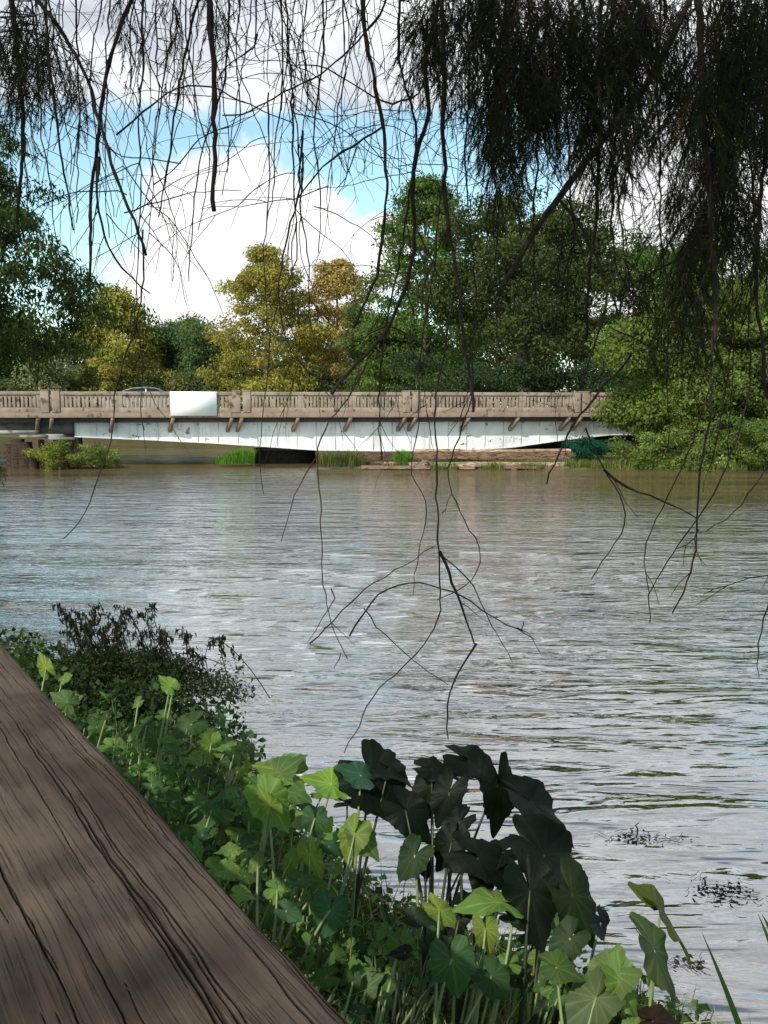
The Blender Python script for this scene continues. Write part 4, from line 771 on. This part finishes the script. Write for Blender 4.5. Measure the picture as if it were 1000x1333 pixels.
# ------------------------------------------------------------------ overhanging tree in the foreground
BR_ = [  # depth, [(width px, points px), ...]
 (3.3, [(5.5, [(15,-15),(15,0),(19,44),(26,78),(27,116),(29,153),(29,187),(24,258),(22,292)]), (2.5, [(-10,30),(0,54),(8,78),(24,109)])]),
 (3.0, [(3.5, [(56,-15),(58,0),(63,44),(68,92),(73,133),(80,190),(85,231),(95,300)]), (2, [(40,0),(48,60),(47,100),(55,170),(64,230),(72,300),(80,345)])]),
 (3.2, [(5, [(178,-15),(173,0),(156,41),(146,78),(136,129),(131,170),(124,211),(118,252),(117,296),(119,330),(116,365)]), (2.5, [(131,170),(127,200),(128,240),(122,290),(119,320)])]),
 (2.9, [(4.2, [(40,-10),(68,27),(95,68),(116,116),(129,170),(146,221),(163,265),(180,301),(190,332)]), (3, [(128,200),(125,262),(130,300),(150,345),(175,365),(195,383)]), (2, [(186,300),(184,360),(178,423),(163,464),(150,515),(146,556),(145,580),(128,620),(118,660),(84,702)]), (1.6, [(178,423),(184,450),(190,470),(184,520),(188,560)])]),
 (3.5, [(2.2, [(187,-15),(187,0),(189,68),(187,112),(185,170),(187,238),(184,300),(180,345),(177,400)]), (1.6, [(205,-5),(200,60),(205,130),(196,190),(199,250),(190,330)])]),
 (2.7, [(6.5, [(271,-15),(272,0),(272,51),(277,102),(279,163),(282,211),(277,275)])]),
 (3.1, [(3, [(262,-15),(255,7),(241,61),(231,109),(223,170),(214,231),(206,282)]), (2.2, [(150,175),(160,168),(190,136),(224,117),(272,109),(300,126),(340,145),(380,160)]), (1.6, [(200,240),(225,225),(250,185),(290,165),(330,150)]), (1.5, [(160,275),(200,262),(250,250),(313,248)])]),
 (3.4, [(2.6, [(505,-20),(505,0),(497,17),(470,48),(415,92),(371,116),(320,148),(290,150)]), (2, [(335,-10),(335,45),(325,70),(340,80)]), (1.8, [(335,45),(332,60),(310,75),(290,90),(285,105)])]),
 (3.3, [(2.6, [(555,30),(555,105),(538,129),(514,138),(490,131),(463,112),(432,92),(408,83),(388,85)]), (2, [(366,-10),(368,60),(366,120),(357,180),(358,240),(348,290)])]),
 (3.0, [(4.4, [(470,-15),(471,0),(473,41),(483,88),(495,136),(500,190),(502,238),(498,300),(487,365),(466,410),(461,428)]), (2.6, [(500,165),(465,185),(430,207),(415,225),(398,245),(388,258)]), (1.6, [(465,190),(460,210),(447,235),(435,248)])]),
 (3.1, [(5.5, [(575,-15),(566,30),(556,75),(556,105),(562,150),(560,165),(543,188),(540,238),(541,275),(543,294),(538,345),(524,393),(510,427),(483,460),(453,484),(431,512)]), (2.2, [(510,427),(530,430),(550,455),(570,480),(590,500)]), (1.8, [(487,455),(470,490),(445,530),(430,542),(415,570),(408,599),(418,657),(418,729),(428,807),(452,857)]), (1.5, [(415,590),(400,612),(382,640),(377,670),(366,705)]), (1.4, [(430,765),(440,772),(428,790),(402,835)]), (1.4, [(445,848),(440,862),(434,870)])]),
 (2.9, [(5, [(572,-15),(572,0),(575,102),(573,184),(577,238),(578,280),(587,328),(592,389),(602,450),(612,505),(617,537)]), (1.8, [(576,240),(565,330),(560,400),(548,450),(545,500),(546,560),(532,612),(558,657),(545,722),(538,774)]), (2.4, [(590,385),(575,470),(566,520),(566,560),(565,657),(570,755),(571,807),(538,859),(486,904),(448,980)]), (3.4, [(573,719),(590,768),(618,839)]), (2.2, [(457,826),(493,768),(532,752),(590,765),(636,800),(675,820),(697,832)]), (1.4, [(672,818),(690,826),(704,852)]), (1.4, [(680,822),(682,808)]), (1.8, [(402,836),(480,761),(538,726),(566,712)]), (2.8, [(618,839),(612,856),(590,885),(577,924),(584,963)]), (1.6, [(474,790),(505,830),(538,859),(584,891)]), (1.6, [(571,720),(610,750),(640,810),(668,862)])]),
 (3.2, [(3, [(518,-15),(519,0),(517,68),(524,112),(538,143),(542,190),(530,260),(520,330),(505,400),(495,470),(492,540),(497,600)]), (2, [(545,300),(560,340),(580,380),(610,395),(640,392)]), (2, [(612,440),(617,500),(600,560),(578,618),(597,670),(629,716),(616,755),(571,781)])]),
 (2.8, [(2.4, [(395,170),(388,260),(371,311),(361,362),(359,413),(371,450),(391,474),(408,489)]), (2.2, [(380,120),(383,200),(385,321),(381,359),(361,396)]), (2, [(395,200),(390,280),(402,331),(402,396),(410,455)]), (1.8, [(352,120),(350,250),(342,321),(345,379),(347,423)]), (1.5, [(361,396),(350,440),(343,500),(338,560),(337,600),(343,645)]), (2.2, [(372,-15),(375,20),(378,80),(380,120),(386,170),(392,215),(388,260)])]),
 (3.0, [(8, [(905,-20),(874,44),(840,110),(800,160),(745,230),(725,262),(694,301),(660,362),(647,386)]), (3.4, [(728,258),(752,287),(772,331),(789,372),(793,393),(772,450),(755,508)]), (2, [(700,295),(690,340),(670,380),(668,410)])]),
 (3.4, [(4.5, [(784,-15),(780,60),(782,150),(777,260),(779,301),(769,345),(762,396),(765,440)]), (2, [(782,150),(800,220),(812,300),(820,380)])]),
 (3.2, [(3.2, [(808,-15),(812,60),(805,140),(803,260),(796,304),(806,362),(850,403),(862,423),(861,450)]), (3, [(930,270),(915,297),(895,335),(850,355),(823,369),(786,406)]), (2.2, [(925,440),(911,457),(877,460),(850,450),(796,427)]), (3.2, [(823,458),(816,478),(799,488),(760,535),(740,560),(711,629)]), (2, [(763,556),(775,590),(792,622),(818,664),(805,703),(769,755)])]),
 (2.8, [(7.5, [(908,-15),(912,34),(918,136),(925,260),(929,345),(929,413),(930,446)]), (3, [(928,430),(932,500),(925,560),(912,625),(909,716),(890,774),(876,799)]), (2.8, [(785,612),(800,630),(831,644),(883,657),(909,677)]), (1.8, [(930,490),(905,560),(889,600),(870,644),(834,722),(845,774)]), (1.6, [(909,690),(900,705),(880,715)])]),
 (3.1, [(6, [(1004,-15),(1001,85),(994,200),(990,300),(986,390),(995,465),(998,520)]), (2.4, [(975,200),(978,300),(970,420),(975,500),(961,560),(922,657),(862,740),(844,774),(847,811)]), (1.8, [(1010,590),(990,622),(961,664),(918,693)]), (2, [(1004,780),(997,804),(984,846),(987,882)]), (1.5, [(1010,745),(965,755),(915,774)]), (1.8, [(998,500),(1008,600),(1006,700),(1004,780)])]),
 (3.5, [(3, [(690,-15),(688,80),(700,180),(690,300),(700,400),(705,440)]), (2, [(640,-15),(645,90),(640,200),(648,300),(640,380),(652,460)])]),
 (3.6, [(3, [(745,-15),(742,60),(735,150),(742,250),(748,330)]), (2.2, [(610,-15),(612,100),(604,200),(612,300),(622,400),(612,470)])]),
 (3.4, [(2.4, [(860,-15),(858,100),(866,200),(860,300),(872,380),(868,470),(872,560),(868,590)]), (2, [(950,-15),(948,90),(955,200),(950,320),(952,430),(950,555),(948,610)]), (1.8, [(952,430),(940,500),(935,570),(915,640)])]),
 (3.0, [(2.2, [(97,-15),(100,60),(105,140),(98,220),(100,290)]), (1.8, [(145,-15),(140,60),(144,150),(138,230),(142,310)]), (1.8, [(228,-15),(222,60),(208,140),(200,230),(170,330)])]),
 (3.2, [(2.2, [(300,-15),(296,60),(288,120),(262,190),(250,260),(247,368)]), (1.8, [(312,-15),(305,80),(316,150),(294,200)]), (1.8, [(240,-15),(246,90),(258,160),(275,200),(258,300)])]),
 (3.3, [(2.2, [(420,-15),(424,60),(415,130),(410,180),(420,240),(415,330)]), (1.8, [(446,-15),(450,90),(438,170),(432,240)]), (1.8, [(400,-15),(396,60),(402,120),(388,200)])]),
]
LIMB_Z = 5.6
def overhang_tree():
    base = np.array([3.4, -1.3, .75]); t = thing('overhanging_tree', base, 'dark overhanging tree with drooping needle foliage and bare twigs across the top', 'tree')
    m = MB(); zs = np.linspace(-.4, 11, 10); tr = np.column_stack([3.4 - .02 * zs ** 1.3 * np.sign(zs + .5).clip(0) if False else 3.4 - .06 * zs.clip(0), -1.3 + .05 * zs.clip(0), .75 + zs]); m.tube(tr, np.linspace(.46, .12, 10), 14)
    m.build('trunk', M['bark'], t, smooth=True)
    limbs = [[(3.1, -1.1, 4.6), (2.2, .6, 5.4), (1.2, 2.4, 6.0), (.2, 3.6, 6.1), (-1.2, 4.2, 5.9)], [(3.1, -1.1, 5.2), (1.6, -.2, 6.0), (-.2, 1.8, 6.1), (-1.3, 3.2, 5.8), (-2.2, 3.9, 5.5)],
             [(3.1, -1.1, 4.2), (2.8, 1.0, 5.0), (2.2, 2.6, 5.5), (1.4, 3.8, 5.7), (.4, 4.6, 5.7)], [(3.1, -1.1, 5.0), (.8, -.9, 6.4), (-1.6, -.2, 7.0), (-3.0, 1.2, 7.0)], [(3.0, -1.0, 7), (1.0, -1.8, 8.4), (-1.6, -2.0, 9.0), (-3.5, -1.4, 9)], [(3.0, -1.0, 8), (1.6, .4, 9.2), (-.4, 1.4, 9.8), (-2.4, 1.6, 9.6)]]
    LP = []
    for l in limbs:
        m = MB(); P = np.array(l, float); k = np.linspace(0, 1, len(P)); kk = np.linspace(0, 1, 16); Q = np.column_stack([np.interp(kk, k, P[:, i]) for i in range(3)]); Q[1:-1] = (Q[:-2] + Q[1:-1] * 2 + Q[2:]) / 4
        m.tube(Q, np.linspace(.16, .035, 16), 9); m.build('limb', M['bark'], t, smooth=True); LP.append(Q[2:])
    hangP = np.concatenate(LP[:3])
    nodes = []  # every branch polyline point, for hanging foliage
    bms, fms = [], []
    def wob(P, r, amp):
        """resample with small kinks"""
        P = np.asarray(P, float); seg = np.linalg.norm(np.diff(P, axis=0), axis=1); s = np.concatenate([[0], np.cumsum(seg)]); n = max(4, int(s[-1] / .035)); q = np.linspace(0, s[-1], n)
        Q = np.column_stack([np.interp(q, s, P[:, i]) for i in range(3)])
        if n > 6:
            for _ in range(2): Q[1:-1] = (Q[:-2] + 2 * Q[1:-1] + Q[2:]) / 4
        w = np.cumsum(rng.normal(0, amp, (n, 3)), 0); w -= np.linspace(0, 1, n)[:, None] * w[-1]; Q = Q + w * .6 + rng.normal(0, amp * .5, (n, 3)); return Q
    def twig(m, p, d, L, r, gen=0):
        n = max(4, int(L / .03)); P = [p]; d = d / (np.linalg.norm(d) + 1e-9)
        for _ in range(n):
            d = d + rng.normal(0, .13, 3) + np.array([0, 0, -.05]); d /= np.linalg.norm(d); P.append(P[-1] + d * L / n)
        P = np.array(P); m.tube(P, np.linspace(r, r * .45, len(P)), 4, cap=False)
        if gen < 2:
            for _ in range(rng.integers(0, 3)):
                i = rng.integers(1, len(P) - 1); twig(m, P[i], d + rng.normal(0, .7, 3), L * rng.uniform(.3, .6), r * .7, gen + 1)
        return P
    for bi, (Yd, lines) in enumerate(BR_):
        m = MB()
        for li, (w, pts) in enumerate(lines):
            P = np.array([at(x, y, Yd + .05 * math.sin(y * .01 + bi)) for x, y in pts]); r0 = 1.22 * w * Yd / F / 2
            if pts[0][1] < 10:
                k = hangP[np.argmin(np.linalg.norm(hangP - (P[0] + [0, 0, .9]), axis=1))]; up = np.array([k, k * .5 + P[0] * .5 + [0, 0, .25], P[0] + (P[0] - P[1]) / (np.linalg.norm(P[0] - P[1]) + 1e-6) * .15]); Q0 = wob(up, 0, .004); m.tube(np.concatenate([Q0, P[:1]]), np.linspace(r0 * 1.6, r0, len(Q0) + 1), 6)
            Q = wob(P, 0, .0035); tp = np.linspace(1, .62 if w > 4 else .5, len(Q)); m.tube(Q, r0 * tp * (1 + .12 * rng.normal(size=len(Q))), 6 if w > 3 else 5)
            low = np.mean([y for _, y in pts]) > 520
            for _ in range(rng.poisson(len(Q) * (.035 if low else .085))):
                i = rng.integers(1, len(Q) - 1); L = rng.uniform(.06, .16) if low else rng.uniform(.10, .5); d = Q[i] - Q[i - 1]; d /= np.linalg.norm(d); twig(m, Q[i], d + rng.normal(0, .6, 3) * np.array([1.2, .5, .8]), L, .0016 if low else rng.uniform(.001, .0022), 1)
            nodes.append((bi, Q))
        bms.append(m); fms.append(MB())
    # extra fine hangers from above the frame
    for i in range(80):
        px = rng.choice([rng.uniform(0, 340), rng.uniform(340, 600), rng.uniform(600, 1000)], p=[.3, .25, .45]); Yd = rng.uniform(2.8, 4.2); end = rng.uniform(140, 330) if px < 600 else rng.uniform(200, 520)
        x = px; pts = []; y = -25.0; v = rng.normal(0, .15)
        while y < end: pts.append((x, y)); x += v * 28 + rng.normal(0, 4); v += rng.normal(0, .10); v *= .92; y += 28
        P = np.array([at(a, b, Yd) for a, b in pts]); bi = rng.integers(len(bms)); m = bms[bi]; k = hangP[np.argmin(np.linalg.norm(hangP - (P[0] + [0, 0, .9]), axis=1))]
        Q = wob(np.concatenate([[k], P]), 0, .004); r0 = rng.uniform(1.0, 2.1) * Yd / F / 2; m.tube(Q, np.linspace(r0 * 1.8, r0 * .6, len(Q)), 5); nodes.append((bi, Q[len(Q) // 5:]))
        for _ in range(rng.integers(2, 6)):
            j = rng.integers(len(Q) // 4, len(Q) - 1); twig(m, Q[j], np.array([rng.normal(), .3 * rng.normal(), -.6]), rng.uniform(.1, .45), .0014, 0)
    # cross twigs: wide arcs
    for i in range(46):
        px, py = (rng.uniform(150, 560), rng.uniform(60, 300)) if i % 2 else (rng.uniform(600, 960), rng.uniform(150, 470)); Yd = rng.uniform(2.9, 3.8); bi = rng.integers(len(bms)); th = rng.uniform(-2.6, -.5)
        s = rng.choice([-1, 1]); twig(bms[bi], at(px, py, Yd), np.array([s, .1 * rng.normal(), rng.uniform(-.3, .6)]), rng.uniform(.25, .8), rng.uniform(.0012, .0022), 0)
    # hanging foliage sprays
    allN = np.concatenate([q for _, q in nodes]); allB = np.concatenate([np.full(len(q), b) for b, q in nodes])
    Z = [(560, -20, 1000, 90, 700, 1), (590, 60, 880, 175, 520, 1), (880, 60, 970, 300, 430, 1.2), (960, 40, 1010, 200, 70, .8), (740, 150, 800, 220, 60, .9), (640, 150, 760, 200, 100, .8), (870, 290, 960, 370, 40, .9), (720, 290, 760, 340, 14, .7),
         (800, 200, 880, 260, 34, .8), (545, -10, 600, 110, 80, .9), (840, 270, 1000, 400, 90, 1.1), (0, -20, 110, 50, 80, .85), (10, 100, 40, 170, 46, .8), (50, 50, 130, 130, 80, .9), (375, 50, 405, 110, 26, .7), (222, 50, 240, 90, 14, .7), (420, -10, 470, 30, 20, .8),
         (255, -10, 305, 30, 34, .8), (130, -10, 200, 50, 40, .8), (35, 110, 100, 170, 24, .8), (340, -10, 400, 40, 12, .7), (880, 400, 960, 440, 30, .8), (760, 330, 860, 380, 20, .8), (200, -20, 250, 30, 26, .8), (0, 20, 30, 90, 40, .9), (640, 200, 700, 290, 26, .8), (540,-20,1000,40,120,1), (1000,-20,1130,240,180,1), (-110,-20,0,120,110,1)]
    for x0, y0, x1, y1, n, sc in Z:
        n = int(n * 1.12) if x0 >= 500 else int(n * .6)
        cen = [(rng.uniform(x0, x1), rng.uniform(y0, y1)) for _ in range(max(2, n // 13))]
        for _ in range(n):
            ce = cen[rng.integers(len(cen))]; px, py = ce[0] + rng.normal(0, 10), ce[1] + rng.normal(0, 22); Yd = rng.uniform(2.7, 4.3); p = at(px, py, Yd)
            dd = np.linalg.norm(allN - p - [0, 0, .08], axis=1); j = np.argmin(dd); bi = int(allB[j]); 
            if dd[j] > .03:
                a = allN[j]; mid = (a + p) / 2 + [0, 0, .04]; bms[bi].tube(np.array([a, mid, p]), [.0018, .0014, .0010], 3, cap=False)
            for _s in range(rng.integers(1, 3)):
                L = rng.uniform(.07, .24) * sc; ns = 7; d = np.array([rng.normal(0, .6), rng.normal(0, .4), -.8]); P = [p]
                for _ in range(ns): d = d / np.linalg.norm(d) + rng.normal(0, .10, 3) + [0, 0, -.12]; P.append(P[-1] + d / np.linalg.norm(d) * L / ns)
                P = np.array(P); nn = int(L / .0032); q = np.sort(rng.uniform(0.02, 1, nn)); C = np.column_stack([np.interp(q, np.linspace(0, 1, ns + 1), P[:, i]) for i in range(3)]); T = (P[-1] - P[0]) / L
                Dv = rng.normal(0, .42, (nn, 3)) + T; Dv /= np.linalg.norm(Dv, axis=1)[:, None]; nl = rng.uniform(.012, .034, nn)[:, None] * sc; sd = np.cross(Dv, rng.normal(size=(nn, 3))); sd /= np.linalg.norm(sd, axis=1)[:, None] + 1e-9; wd = .0009
                V = np.stack([C - sd * wd, C + sd * wd, C + Dv * nl + sd * wd * .5, C + Dv * nl - sd * wd * .5], 1).reshape(-1, 3); brown = rng.uniform() < .22
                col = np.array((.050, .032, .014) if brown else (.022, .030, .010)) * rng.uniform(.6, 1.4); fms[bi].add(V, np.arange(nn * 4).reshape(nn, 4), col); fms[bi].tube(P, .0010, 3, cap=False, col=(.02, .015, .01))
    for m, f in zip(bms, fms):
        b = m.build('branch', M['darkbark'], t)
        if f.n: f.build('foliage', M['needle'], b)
    # shading crown overhead, sun gaps over the sunlit part of the bank
    m = MB(); cl = []
    def shadow(c, z): return c - SUN * ((c[2] - z) / SUN[2])
    tgt = []
    while len(cl) < 700:
        c = np.array([rng.uniform(-6.5, 4.5), rng.uniform(-4.5, 4.2), rng.uniform(5.9, 11.5)])
        if c[2] < 3 + .50 * max(c[1], 0) + .75 + (.9 if c[1] > 0 else 0): continue
        s = shadow(c, .9); lit = (-3.6 < s[0] < .30 and 2.9 < s[1] < 7.6); lit2 = (.3 <= s[0] < 2.3 and 2.9 < s[1] < 3.75)
        if (lit and rng.uniform() < .94) or (lit2 and rng.uniform() < .75): continue
        cl.append(c)
    cl = np.array(cl); clumps_leaves(m, cl, np.full(len(cl), .45), 110, .13, .30, (.03, .045, .015), .3, .6, droop=.8)
    m.build('crown', M['leaf'], t)
overhang_tree()
